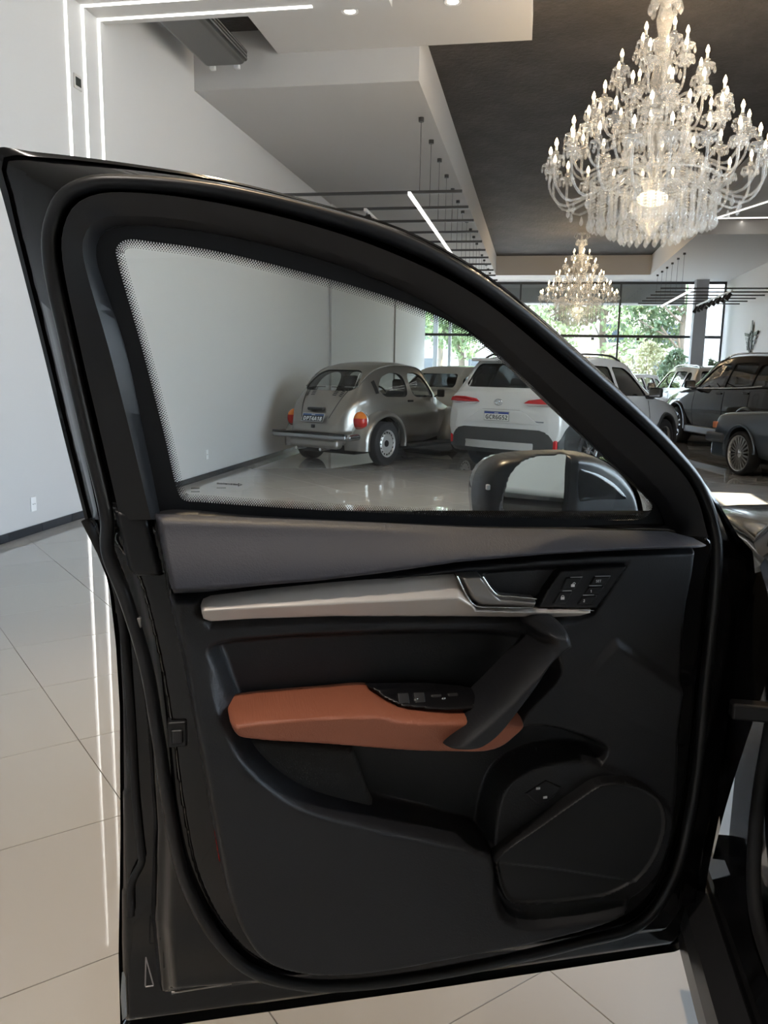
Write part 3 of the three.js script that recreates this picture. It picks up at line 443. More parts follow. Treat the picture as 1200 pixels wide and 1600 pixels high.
// ---------------------------------------------------------------- parked cars: -z is forward, origin on the floor under the rear axle
const FIELDS = ['z', 'yb', 'wb', 'ym', 'wm', 'ys', 'ws', 'yt', 'wt', 'cr'];
const cat = (a, b, c, d, t) => 0.5 * (2 * b + (c - a) * t + (2 * a - 5 * b + 4 * c - d) * t * t + (3 * b - a - 3 * c + d) * t * t * t);
function surface(st) {
  const n = st.length, f = (u, k) => { const i = Math.min(n - 2, Math.max(0, Math.floor(u))), t = u - i, g = (j) => st[Math.min(n - 1, Math.max(0, j))][k]; return cat(g(i - 1), g(i), g(i + 1), g(i + 2), t); };
  const S = (u, v, side = 1) => {
    const [z, yb, wb, ym, wm, ys, ws, yt, wt, cr] = FIELDS.map((_, k) => f(u, k));
    const P = [[0, yb], [wb * 0.88, yb], [wb, yb + 0.05], [wm, ym], [ws, ys], [wt, yt], [wt * 0.62, yt + cr * 0.8], [0, yt + cr]];
    let x, y; const i = Math.min(6, Math.floor(v)), t = v - i, q = (j) => P[Math.min(7, Math.max(0, j))];
    if (i < 2) { x = P[i][0] + (P[i + 1][0] - P[i][0]) * t; y = P[i][1] + (P[i + 1][1] - P[i][1]) * t; }
    else if (i < 4) { const a = i === 2 ? P[2] : q(i - 1), d = i === 3 ? P[4] : q(i + 2); x = cat(a[0], P[i][0], P[i + 1][0], d[0], t); y = cat(a[1], P[i][1], P[i + 1][1], d[1], t); }
    else if (i === 4) { const b = Math.sin(Math.PI * t) * 0.018; x = ws + (wt - ws) * t + b; y = ys + (yt - ys) * t; }
    else { const a = i === 5 ? [P[5][0] + 0.06, P[5][1] - 0.08] : P[5], d = i === 6 ? [-P[6][0], P[6][1]] : P[7]; x = cat(a[0], P[i][0], P[i + 1][0], d[0], t); y = cat(a[1], P[i][1], P[i + 1][1], d[1], t); }
    return [x * side, y, z];
  };
  const N = (u, v, side) => { const e = 0.02, a = V(...S(Math.min(n - 1, u + e), v, side)).sub(V(...S(Math.max(0, u - e), v, side))), b = V(...S(u, Math.min(7, v + e), side)).sub(V(...S(u, Math.max(0, v - e), side))); return a.cross(b).normalize().multiplyScalar(side); };
  return { S, N, n, f };
}
const VS = [0, 0.6, 1, 1.5, 2, 2.33, 2.66, 3, 3.33, 3.66, 4, 4.33, 4.66, 5, 5.25, 5.5, 5.75, 6, 6.5, 7];
function loft(st, u0 = 0, u1 = st.length - 1, sub = 4) {
  const { S } = surface(st), rows = [], m = Math.round((u1 - u0) * sub);
  for (let i = 0; i <= m; i++) { const u = u0 + ((u1 - u0) * i) / m, ring = VS.map((v) => S(u, v, 1)); for (let k = VS.length - 2; k > 0; k--) ring.push(S(u, VS[k], -1)); rows.push(ring); }
  const k = rows[0].length, pos = rows.flat(2), idx = [];
  for (let i = 0; i < m; i++) for (let j = 0; j < k; j++) { const a = i * k + j, b = i * k + ((j + 1) % k); idx.push(a, b, b + k, a, b + k, a + k); }
  for (const [r, flip] of [[0, false], [m, true]]) { const c = pos.length / 3, q = rows[r].reduce((s, p) => [s[0] + p[0] / k, s[1] + p[1] / k, s[2] + p[2] / k], [0, 0, 0]); pos.push(...q); for (let j = 0; j < k; j++) { const a = r * k + j, b = r * k + ((j + 1) % k); flip ? idx.push(a, b, c) : idx.push(b, a, c); } }
  const g = new THREE.BufferGeometry(); g.setAttribute('position', new THREE.Float32BufferAttribute(pos, 3)); g.setIndex(idx);
  const t = g.toNonIndexed(); t.computeVertexNormals(); g.computeVertexNormals();
  const p = V(...rows[Math.floor(m / 2)][7]), nn = new THREE.Vector3().fromBufferAttribute(g.attributes.normal, Math.floor(m / 2) * k + 7); if (nn.x * p.x < 0) { for (let i = 0; i < idx.length; i += 3) { const s = idx[i]; idx[i] = idx[i + 1]; idx[i + 1] = s; } g.setIndex(idx); g.computeVertexNormals(); }
  return g;
}
const evaluator = new Evaluator(); evaluator.attributes = ['position', 'normal']; evaluator.useGroups = true;
const liner = mat([0.012, 0.012, 0.012], 0.8);
function prism(poly, axis, a, b) {       // poly in (z, y) for axis x, in (x, y) for axis z
  const s = new THREE.Shape(poly.map((p) => new THREE.Vector2(...p))), g = new THREE.ExtrudeGeometry(s, { depth: b - a, bevelEnabled: false }); g.translate(0, 0, a);
  if (axis === 'x') g.applyMatrix4(new THREE.Matrix4().set(0, 0, 1, 0, 0, 1, 0, 0, 1, 0, 0, 0, 0, 0, 0, 1)), flip(g);
  return g;
}
function flip(g) { if (!g.index) { const n = g.attributes.position.count, idx = []; for (let i = 0; i < n; i += 3) idx.push(i, i + 2, i + 1); g.setIndex(idx); } else { const a = g.index.array; for (let i = 0; i < a.length; i += 3) { const t = a[i + 1]; a[i + 1] = a[i + 2]; a[i + 2] = t; } } g.computeVertexNormals(); return g; }
function rounded(poly, r = 0.07) {
  const out = [], n = poly.length;
  for (let i = 0; i < n; i++) { const p = poly[i], a = poly[(i + n - 1) % n], b = poly[(i + 1) % n], la = Math.hypot(a[0] - p[0], a[1] - p[1]), lb = Math.hypot(b[0] - p[0], b[1] - p[1]), k = Math.min(r, la * 0.45, lb * 0.45), u = [p[0] + ((a[0] - p[0]) * k) / la, p[1] + ((a[1] - p[1]) * k) / la], v = [p[0] + ((b[0] - p[0]) * k) / lb, p[1] + ((b[1] - p[1]) * k) / lb]; for (let s = 0; s <= 4; s++) { const t = s / 4, c = (1 - t) * (1 - t), d = 2 * t * (1 - t), e = t * t; out.push([c * u[0] + d * p[0] + e * v[0], c * u[1] + d * p[1] + e * v[1]]); } }
  return out;
}
function cut(base, list) { let r = base; for (let g of list) { if (g.index) g = g.toNonIndexed(); const b = new Brush(g, liner); b.updateMatrixWorld(); r = evaluator.evaluate(r, b, SUBTRACTION); } return r; }
function patch(sf, u0, u1, v0, v1, off, side = 1, nu = 16, nv = 8) {
  const rows = []; for (let j = 0; j <= nv; j++) { const r = []; for (let i = 0; i <= nu; i++) { const u = u0 + ((u1 - u0) * i) / nu, v = v0 + ((v1 - v0) * j) / nv, p = sf.S(u, v, side), n = sf.N(u, v, side); r.push([p[0] + n.x * off, p[1] + n.y * off, p[2] + n.z * off]); } rows.push(r); }
  return skin(rows);
}
const tyreMat = mat([0.014, 0.014, 0.015], 0.75), tint = mat([0.72, 0.75, 0.74], 0, 0, { transmission: 1, thickness: 0 }), darkTint = mat([0.16, 0.17, 0.17], 0, 0, { transmission: 1, thickness: 0 });
function wheel(parent, x, z, r, rim, w, style, rimMat) {
  const side = Math.sign(x), W = new THREE.Group(); W.name = 'wheel'; W.position.set(x, r, z); parent.add(W);
  const lathe = (pts, seg = 40) => { const g = new THREE.LatheGeometry(pts.map((p) => new THREE.Vector2(p[0], p[1] * side)), seg); g.rotateZ(-Math.PI / 2); return g; };   // (radius, outward)
  part('tyre', lathe([[rim * 0.96, -w / 2], [rim + 0.02, -w / 2], [r - 0.02, -w * 0.5], [r, -w * 0.36], [r, w * 0.36], [r - 0.02, w * 0.5], [rim + 0.02, w / 2 + 0.004], [rim, w * 0.46]]), tyreMat, W);
  part('brake_drum', lathe([[0.001, -0.02], [rim * 0.85, -0.02], [rim * 0.96, -w * 0.3], [rim * 0.96, w * 0.3]]), liner, W);
  part('rim', lathe([[rim * 0.9, w * 0.28], [rim * 0.93, w * 0.44], [rim, w * 0.47], [rim * 1.02, w * 0.45]]), rimMat, W);
  const o = w * 0.36 * side, spoke = (a, r0, r1, ww, tw) => { const g = new THREE.BoxGeometry(0.022, r1 - r0, ww); g.translate(o * (tw || 1), (r0 + r1) / 2, 0); g.rotateX(a); return g; };
  if (style === 'steel') {
    part('rim_disc', lathe([[0.001, w * 0.3], [rim * 0.45, w * 0.32], [rim * 0.62, w * 0.44], [rim * 0.72, w * 0.42], [rim * 0.92, w * 0.2]]), rimMat, W);
    for (let k = 0; k < 16; k++) { const a = (k * Math.PI) / 8, g = new THREE.SphereGeometry(0.016, 8, 6); g.scale(0.5, 1, 0.8); g.translate(w * 0.37 * side, rim * 0.8, 0); g.rotateX(a); part('rim_slot', g, liner, W); }
    part('hub_cap', lathe([[0.001, w * 0.42], [0.045, w * 0.4], [0.05, w * 0.3]], 20), liner, W);
  } else {
    const list = style === 'mesh' ? 20 : style === 'ten' ? 10 : 5;
    for (let k = 0; k < list; k++) {
      const a = (k * 2 * Math.PI) / list;
      if (style === 'mesh') { const g1 = spoke(0, rim * 0.25, rim * 0.95, 0.012); g1.rotateX(a + 0.12); part('spoke', g1, rimMat, W); const g2 = spoke(0, rim * 0.25, rim * 0.95, 0.01); g2.rotateX(a - 0.1); part('spoke', g2, rimMat, W); }
      else if (style === 'ten') part('spoke', spoke(a, rim * 0.2, rim * 0.95, 0.03), rimMat, W);
      else for (const d of [-0.16, 0.16]) { const g = new THREE.BoxGeometry(0.024, rim * 0.8, 0.034); g.rotateX(d * 1.1); g.translate(o, rim * 0.56, rim * d * 0.95); g.rotateX(a); part('spoke', g, rimMat, W); }
    }
    part('hub_cap', lathe([[0.001, w * 0.44], [rim * 0.24, w * 0.4], [rim * 0.27, w * 0.2]], 20), rimMat, W);
  }
  return W;
}
const carPaint = (rgb, metal = 0) => mat(rgb, metal ? 0.32 : 0.25, metal, { clearcoat: 1, clearcoatRoughness: 0.04 });
function seats(t, list, m) { for (const [x, z, y] of list) { const s = part('car_seat', merge([rbox(x - 0.24, x + 0.24, y, y + 0.16, z - 0.5, z, 0.05), rbox(x - 0.24, x + 0.24, y + 0.1, y + 0.62, z - 0.06, z + 0.08, 0.05)]), m, t); part('headrest', rbox(x - 0.13, x + 0.13, y + 0.63, y + 0.8, z - 0.03, z + 0.06, 0.04), m, s); } }
function plateMesh(parent, text, pos, { w = 0.4, h = 0.13, bg = '#d9dbd8', fg = '#1c2126', band = '#27408f', tilt = 0, border = '#8a8d8c' } = {}) {
  const c = document.createElement('canvas'); c.width = 400; c.height = 130; const g = c.getContext('2d');
  g.fillStyle = border; g.fillRect(0, 0, 400, 130); g.fillStyle = bg; g.fillRect(6, 6, 388, 118); g.fillStyle = band; g.fillRect(6, 6, 388, 28);
  g.fillStyle = '#e8e8e8'; g.font = 'bold 20px sans-serif'; g.textAlign = 'center'; g.textBaseline = 'middle'; g.fillText('BRASIL', 200, 21); g.fillStyle = fg; g.font = 'bold 84px sans-serif'; g.fillText(text, 200, 82, 360);
  const t = new THREE.CanvasTexture(c); t.colorSpace = THREE.SRGBColorSpace;
  const p = part('number_plate', rbox(-w / 2, w / 2, -h / 2, h / 2, -0.008, 0, 0.003), mat([0.3, 0.3, 0.3], 0.5), parent); p.position.set(...pos); p.rotation.x = tilt;
  const f = part('plate_face', new THREE.PlaneGeometry(w - 0.006, h - 0.006), mat([1, 1, 1], 0.5, 0, { map: t }), p); f.position.z = 0.0012; return p;
}
function buildCar(t, spec) {
  const sf = surface(spec.st), body = new Brush(loft(spec.st).toNonIndexed(), spec.paint); body.updateMatrixWorld();
  const cuts = [];
  for (const [z, s] of [[0, 1], [0, -1], [-spec.wb, 1], [-spec.wb, -1]]) if (!spec.noArch) { const c = new THREE.CylinderGeometry(spec.arch, spec.arch, 0.42, 40); c.rotateZ(Math.PI / 2); c.translate(s * (spec.half - 0.1), spec.r + 0.01, z); cuts.push(c); }
  const inner = spec.st.map(([z, yb, wb, ym, wm, ys, ws, yt, wt, cr]) => [z, 0.42, wb - 0.1, Math.max(0.6, ym - 0.02), wm - 0.09, ys - 0.02, ws - 0.06, yt - 0.03, wt - 0.045, cr]);
  cuts.push(loft(inner, spec.cabin[0], spec.cabin[1], 4));
  for (const p of spec.side) cuts.push(prism(rounded(p, spec.corner || 0.06), 'x', -1.3, 1.3));
  for (const [p, a, b] of spec.ends) cuts.push(prism(rounded([...p, ...p.map(([x, y]) => [-x, y]).reverse()].filter(([x]) => Math.abs(x) > 0.05), spec.corner || 0.06), 'z', a, b));
  const r = cut(body, cuts); const o = shade(new THREE.Mesh(r.geometry, Array.isArray(r.material) ? r.material : spec.paint)); o.name = 'body'; t.add(o);
  for (const s of [1, -1]) part('side_glass', patch(sf, spec.glassU[0], spec.glassU[1], 4.02, 4.98, -0.016, s, 24, 6), spec.glass, t);
  for (const [u0, u1, n] of spec.glassEnds) { const rows = [patch(sf, u0, u1, 5.02, 7, -0.014, 1), patch(sf, u0, u1, 5.02, 7, -0.014, -1)]; part(n, merge(rows), spec.glass, t); }
  for (const [z, s] of [[0, 1], [0, -1], [-spec.wb, 1], [-spec.wb, -1]]) wheel(t, s * spec.track, z, spec.r, spec.rim, spec.tw, spec.style, spec.rimMat);
  part('underbody', rbox(-spec.half * 0.75, spec.half * 0.75, 0.17, 0.4, -spec.wb - 0.4, 0.5, 0.04), liner, t);
  return sf;
}
const heading = (deg) => -deg * RAD;
const archFlare = (t, x, z, r, y, m, a0 = -0.1, a1 = Math.PI + 0.1) => { const g = new THREE.TorusGeometry(r, 0.035, 6, 28, a1 - a0); g.rotateZ(a0); g.scale(1, 1, 1.4); g.rotateY(Math.PI / 2); const o = part('arch_cladding', g, m, t); o.position.set(x, y, z); return o; };

{ // small rounded vintage car in grey metallic
  const t = thing('vintage_car', 'rounded grey metallic vintage car with sloping back and chrome-edged bumper', 'car', [-2.77, 0, -12.08], heading(24));
  const P = carPaint([0.27, 0.25, 0.225], 0.75);
  const st = [[0.80, 0.38, 0.22, 0.44, 0.26, 0.5, 0.26, 0.53, 0.2, 0.02], [0.75, 0.33, 0.36, 0.48, 0.42, 0.64, 0.4, 0.69, 0.32, 0.04], [0.62, 0.31, 0.46, 0.54, 0.54, 0.84, 0.51, 0.9, 0.41, 0.05], [0.43, 0.3, 0.53, 0.6, 0.63, 0.93, 0.6, 1.09, 0.46, 0.06], [0.2, 0.29, 0.58, 0.64, 0.69, 0.95, 0.66, 1.27, 0.48, 0.06], [-0.1, 0.28, 0.62, 0.65, 0.73, 0.96, 0.7, 1.4, 0.49, 0.065], [-0.5, 0.26, 0.64, 0.65, 0.75, 0.96, 0.72, 1.45, 0.49, 0.065], [-0.95, 0.26, 0.64, 0.65, 0.75, 0.96, 0.72, 1.445, 0.49, 0.065], [-1.28, 0.26, 0.63, 0.65, 0.74, 0.95, 0.7, 1.38, 0.48, 0.05], [-1.5, 0.27, 0.6, 0.63, 0.7, 0.94, 0.66, 1.17, 0.51, 0.05], [-1.68, 0.28, 0.56, 0.62, 0.64, 0.92, 0.6, 0.97, 0.51, 0.05], [-2.1, 0.3, 0.48, 0.6, 0.52, 0.84, 0.46, 0.88, 0.36, 0.05], [-2.6, 0.32, 0.38, 0.55, 0.4, 0.72, 0.34, 0.75, 0.27, 0.04], [-2.95, 0.36, 0.28, 0.48, 0.28, 0.56, 0.24, 0.58, 0.18, 0.03], [-3.08, 0.4, 0.2, 0.44, 0.2, 0.48, 0.17, 0.49, 0.12, 0.02]];
  const sf = buildCar(t, { st, paint: P, arch: 0.4, half: 0.7, r: 0.32, wb: 2.4, corner: 0.16, cabin: [2.9, 9.9], glass: tint, glassU: [3.2, 9.6], track: 0.68, rim: 0.2, tw: 0.16, style: 'steel', rimMat: mat([0.62, 0.62, 0.61], 0.35, 0.5),
    side: [[[-0.02, 1.0], [-0.62, 0.985], [-0.64, 1.32], [-0.36, 1.36], [-0.06, 1.28], [0.08, 1.1]], [[-0.72, 0.985], [-1.42, 0.975], [-1.38, 1.12], [-1.22, 1.31], [-1.0, 1.36], [-0.74, 1.345]]],
    ends: [[[[0.02, 1.08], [0.4, 1.08], [0.47, 1.13], [0.4, 1.33], [0.3, 1.38], [0.02, 1.39]], -0.3, 0.9], [[[0.02, 0.99], [0.52, 0.99], [0.54, 1.06], [0.46, 1.34], [0.02, 1.4]], -2.2, -1.15]], glassEnds: [[3.05, 5.1, 'rear_glass'], [8.1, 10.2, 'windscreen']] });
  // separate wings over the wheels
  for (const [z, s, az, ay] of [[0.02, 1, 0.6, 0.5], [0.02, -1, 0.6, 0.5], [-2.42, 1, 0.62, 0.47], [-2.42, -1, 0.62, 0.47]]) {
    const prof = [[0.42, 1], [0.58, 1], [0.66, 0.985], [0.73, 0.94], [0.775, 0.86], [0.785, 0.8], [0.775, 0.765], [0.7, 0.76]];
    const rails = prof.map(([x, f]) => { const r = []; r.push([s * x, 0.24, z + az * f * 0.98]); for (let k = 0; k <= 24; k++) { const a = (k * Math.PI) / 24; r.push([s * x, 0.33 + ay * f * Math.sin(a), z + az * f * Math.cos(a)]); } r.push([s * x, 0.26, z - az * f * 0.98]); return r; });
    part('wing', skin(rails), P, t);
  }
  for (const s of [1, -1]) {
    part('running_board', rbox(s > 0 ? 0.6 : -0.8, s > 0 ? 0.8 : -0.6, 0.24, 0.275, -1.95, -0.5, 0.012), mat([0.03, 0.03, 0.03], 0.6), t);
    const lp = new THREE.Group(); lp.name = 'tail_lamp'; lp.position.set(s * 0.61, 0.66, 0.5); t.add(lp);
    const shell = (a0, a1, m, n) => { const g = new THREE.SphereGeometry(1, 20, 12, 0, Math.PI * 2, a0, a1 - a0); g.scale(0.115, 0.135, 0.1); return part(n, g, m, lp); };
    shell(0, 1.25, mat([0.75, 0.2, 0.03], 0.2), 'amber_lens'); shell(1.25, 2.2, mat([0.45, 0.02, 0.015], 0.2), 'red_lens'); shell(2.2, 3.14, mat([0.35, 0.12, 0.1], 0.25), 'reverse_lens');
    const rim = new THREE.TorusGeometry(0.12, 0.012, 6, 28); rim.scale(1, 1.15, 1); part('lamp_bezel', rim, CHROME, lp).position.z = -0.02;
    part('bumper_end', rbox(s > 0 ? 0.62 : -0.73, s > 0 ? 0.73 : -0.62, 0.4, 0.49, 0.62, 0.91, 0.05, 3), mat([0.3, 0.3, 0.31], 0.25, 0.9), t);
    part('vent_trim', patch(sf, 4.15, 4.4, 4.25, 4.75, 0.006, s, 6, 6), BLACK, t);
    const h = sf.S(6.3, 3.85, s); part('door_handle', rbox(h[0] - 0.02, h[0] + 0.02, h[1] - 0.015, h[1] + 0.015, h[2] - 0.07, h[2] + 0.07, 0.01), BLACK, t);
    const mi = new THREE.Group(); mi.name = 'wing_mirror'; mi.position.set(s * 0.8, 1.04, -1.42); t.add(mi); part('mirror_case', rbox(-0.06, 0.06, -0.06, 0.06, -0.03, 0.03, 0.02), BLACK, mi); part('mirror_stalk', rod(V(-s * 0.12, -0.06, 0), V(0, 0, 0), 0.012), BLACK, mi);
    const gut = []; for (let u = 3.2; u <= 9.2; u += 0.4) { const p = sf.S(u, 5.02, s); gut.push(V(p[0] + s * 0.008, p[1] + 0.004, p[2])); } part('rain_gutter', tube(gut, 0.009, 5), CHROME, t);
  }
  const bp = mat([0.35, 0.35, 0.36], 0.22, 0.9), bm = part('rear_bumper', rbox(-0.66, 0.66, 0.4, 0.49, 0.87, 0.93, 0.03, 3), bp, t); part('bumper_strip', rbox(-0.67, 0.67, 0.465, 0.5, 0.885, 0.942, 0.012), BLACK, bm);
  part('rear_valance', rbox(-0.45, 0.45, 0.26, 0.42, 0.66, 0.84, 0.06, 3), P, t);
  for (const s of [-1, 1]) part('exhaust_tip', rod(V(s * 0.22, 0.26, 0.7), V(s * 0.22, 0.26, 0.92), 0.022, 12), CHROME, t);
  for (const s of [1, -1]) for (const [v0, v1] of [[6.15, 6.42], [5.7, 5.95]]) for (let k = 0; k < 5; k++) part('lid_louvre', patch(sf, 2.3 + k * 0.11, 2.36 + k * 0.11, v0, v1, 0.008, s, 3, 4), BLACK, t);
  for (const s of [1, -1]) { const ln = []; for (let u = 0.9; u <= 2.86; u += 0.14) { const p = sf.S(u, 5.5 + 0.12 * Math.sin(u), s), n = sf.N(u, 5.5, s); ln.push(V(p[0] + n.x * 0.002, p[1] + n.y * 0.002, p[2] + n.z * 0.002)); } for (let v = 5.6; v < 7; v += 0.2) { const p = sf.S(2.9, v, s), n = sf.N(2.9, v, s); ln.push(V(p[0] + n.x * 0.002, p[1] + n.y * 0.002, p[2] + n.z * 0.002)); } part('lid_seam', tube(ln, 0.005, 5), BLACK, t); }
  const rs = [[0, 1.065], [0.4, 1.07], [0.5, 1.13], [0.42, 1.34], [0.31, 1.395], [0, 1.41]];
  plateMesh(t, 'DPT4A18', [0, 0.7, 0.815], { bg: '#22262b', fg: '#dfe2e2', band: '#33507e', tilt: -0.42, w: 0.4, border: '#b9bcbc' });
  part('plate_lamp', rbox(-0.14, 0.14, 0.8, 0.845, 0.66, 0.78, 0.02), BLACK, t); part('lid_catch', rbox(-0.025, 0.025, 0.55, 0.6, 0.79, 0.83, 0.01), BLACK, t);
  seats(t, [[-0.33, -0.95, 0.45], [0.33, -0.95, 0.45], [0, -0.1, 0.5]], mat([0.02, 0.02, 0.02], 0.8));
  part('steering_wheel', (() => { const g = new THREE.TorusGeometry(0.17, 0.014, 6, 24); g.rotateX(0.5); g.translate(-0.33, 0.98, -1.32); return g; })(), BLACK, t);
}

const suvStations = () => [[0.88, 0.5, 0.6, 0.62, 0.72, 0.78, 0.7, 0.84, 0.64, 0.02], [0.85, 0.36, 0.74, 0.62, 0.84, 0.96, 0.8, 1.02, 0.7, 0.02], [0.82, 0.33, 0.78, 0.65, 0.88, 1.04, 0.83, 1.1, 0.72, 0.02], [0.76, 0.3, 0.8, 0.68, 0.9, 1.06, 0.85, 1.16, 0.72, 0.03], [0.56, 0.28, 0.82, 0.68, 0.91, 1.07, 0.87, 1.46, 0.66, 0.04], [0.38, 0.27, 0.83, 0.68, 0.91, 1.07, 0.87, 1.56, 0.64, 0.04], [0, 0.26, 0.84, 0.68, 0.912, 1.06, 0.88, 1.585, 0.63, 0.045], [-0.6, 0.25, 0.84, 0.66, 0.912, 1.04, 0.88, 1.6, 0.63, 0.045], [-1.2, 0.25, 0.84, 0.66, 0.912, 1.03, 0.88, 1.585, 0.63, 0.045], [-1.7, 0.25, 0.84, 0.66, 0.91, 1.02, 0.87, 1.5, 0.62, 0.04], [-2.1, 0.25, 0.84, 0.66, 0.91, 1.01, 0.86, 1.24, 0.66, 0.04], [-2.35, 0.26, 0.84, 0.66, 0.91, 1.0, 0.85, 1.07, 0.72, 0.04], [-2.8, 0.27, 0.83, 0.66, 0.9, 0.95, 0.82, 1.0, 0.7, 0.04], [-3.3, 0.3, 0.8, 0.62, 0.86, 0.85, 0.76, 0.9, 0.64, 0.03], [-3.5, 0.36, 0.68, 0.6, 0.74, 0.76, 0.66, 0.8, 0.56, 0.02], [-3.56, 0.45, 0.55, 0.6, 0.6, 0.68, 0.55, 0.72, 0.45, 0.01]];
const suvSide = [[[0.44, 1.14], [0.02, 1.11], [0.02, 1.46], [0.2, 1.47], [0.36, 1.4]], [[-0.06, 1.1], [-0.86, 1.08], [-0.86, 1.49], [-0.4, 1.5], [-0.06, 1.48]], [[-0.95, 1.08], [-1.95, 1.06], [-1.85, 1.2], [-1.6, 1.4], [-1.4, 1.48], [-0.95, 1.49]]];
const suvEnds = [[[[0.02, 1.18], [0.62, 1.18], [0.66, 1.22], [0.58, 1.5], [0.02, 1.53]], 0.2, 1.1], [[[0.02, 1.1], [0.68, 1.1], [0.7, 1.14], [0.58, 1.47], [0.02, 1.52]], -2.6, -1.5]];
function suv(name, label, pos, deg, scale, P, o = {}) {
  const t = thing(name, label, 'car', pos, heading(deg), o.group);
  const sf = buildCar(t, { st: o.st || suvStations(), paint: P, arch: 0.4, half: 0.86, r: 0.345, wb: 2.64, cabin: [3.1, 10.9], glass: o.glass || darkTint, glassU: [3.6, 10.9], track: 0.8, rim: 0.235, tw: 0.22, style: o.style || 'five', rimMat: o.rimMat || mat([0.5, 0.5, 0.51], 0.25, 0.9), side: o.side || suvSide, ends: o.ends || suvEnds, glassEnds: [[3.02, 5.1, 'rear_glass'], [8.8, 11.2, 'windscreen']] });
  const clad = o.clad || mat([0.025, 0.026, 0.028], 0.5);
  for (const s of [1, -1]) {
    for (const z of [0, -2.64]) archFlare(t, s * 0.885, z, 0.425, 0.345, clad);
    part('sill_cladding', rbox(s > 0 ? 0.8 : -0.915, s > 0 ? 0.915 : -0.8, 0.24, 0.38, -2.22, -0.42, 0.03), clad, t);
    const mi = new THREE.Group(); mi.name = 'wing_mirror'; mi.position.set(s * 1.0, 1.12, -1.9); t.add(mi); part('mirror_case', rbox(-0.1, 0.1, -0.075, 0.075, -0.06, 0.05, 0.04, 3), o.mirror || BLACK, mi); part('mirror_stalk', rbox(s > 0 ? -0.18 : 0.02, s > 0 ? -0.02 : 0.18, -0.1, -0.04, -0.03, 0.03, 0.02), BLACK, mi); part('mirror_glass', box(-0.08, 0.08, -0.055, 0.055, 0.05, 0.053), CHROME, mi);
    const rl = []; for (const u of [4.9, 5.4, 6, 7, 8, 8.6]) { const p = sf.S(u, 5.35, s); rl.push(V(p[0], p[1] + (u < 5 || u > 8.5 ? 0.01 : 0.04), p[2])); } if (!o.noRails) part('roof_rail', tube(rl, 0.016, 6), o.rail || BLACK, t);
    for (const u of [7.6, 6.1]) { const p = sf.S(u, 3.8, s); part('door_handle', rbox(p[0] - 0.02, p[0] + 0.02, p[1] - 0.015, p[1] + 0.015, p[2] - 0.09, p[2] + 0.09, 0.012), o.handle || P, t); }
    for (const u of [5.88, 7.32, 9.6]) { const ln = []; for (let v = 2.1; v <= 3.95; v += 0.2) { const p = sf.S(u, v, s), n = sf.N(u, v, s); ln.push(V(p[0] + n.x * 0.001, p[1], p[2])); } part('door_seam', tube(ln, 0.004, 4), BLACK, t); }
    part('head_lamp', patch(sf, 12.9, 13.8, 3.5, 4.6, 0.006, s, 8, 5), mat([0.5, 0.5, 0.5], 0.1), t);
  }
  t.scale.setScalar(scale); return { t, sf, clad };
}
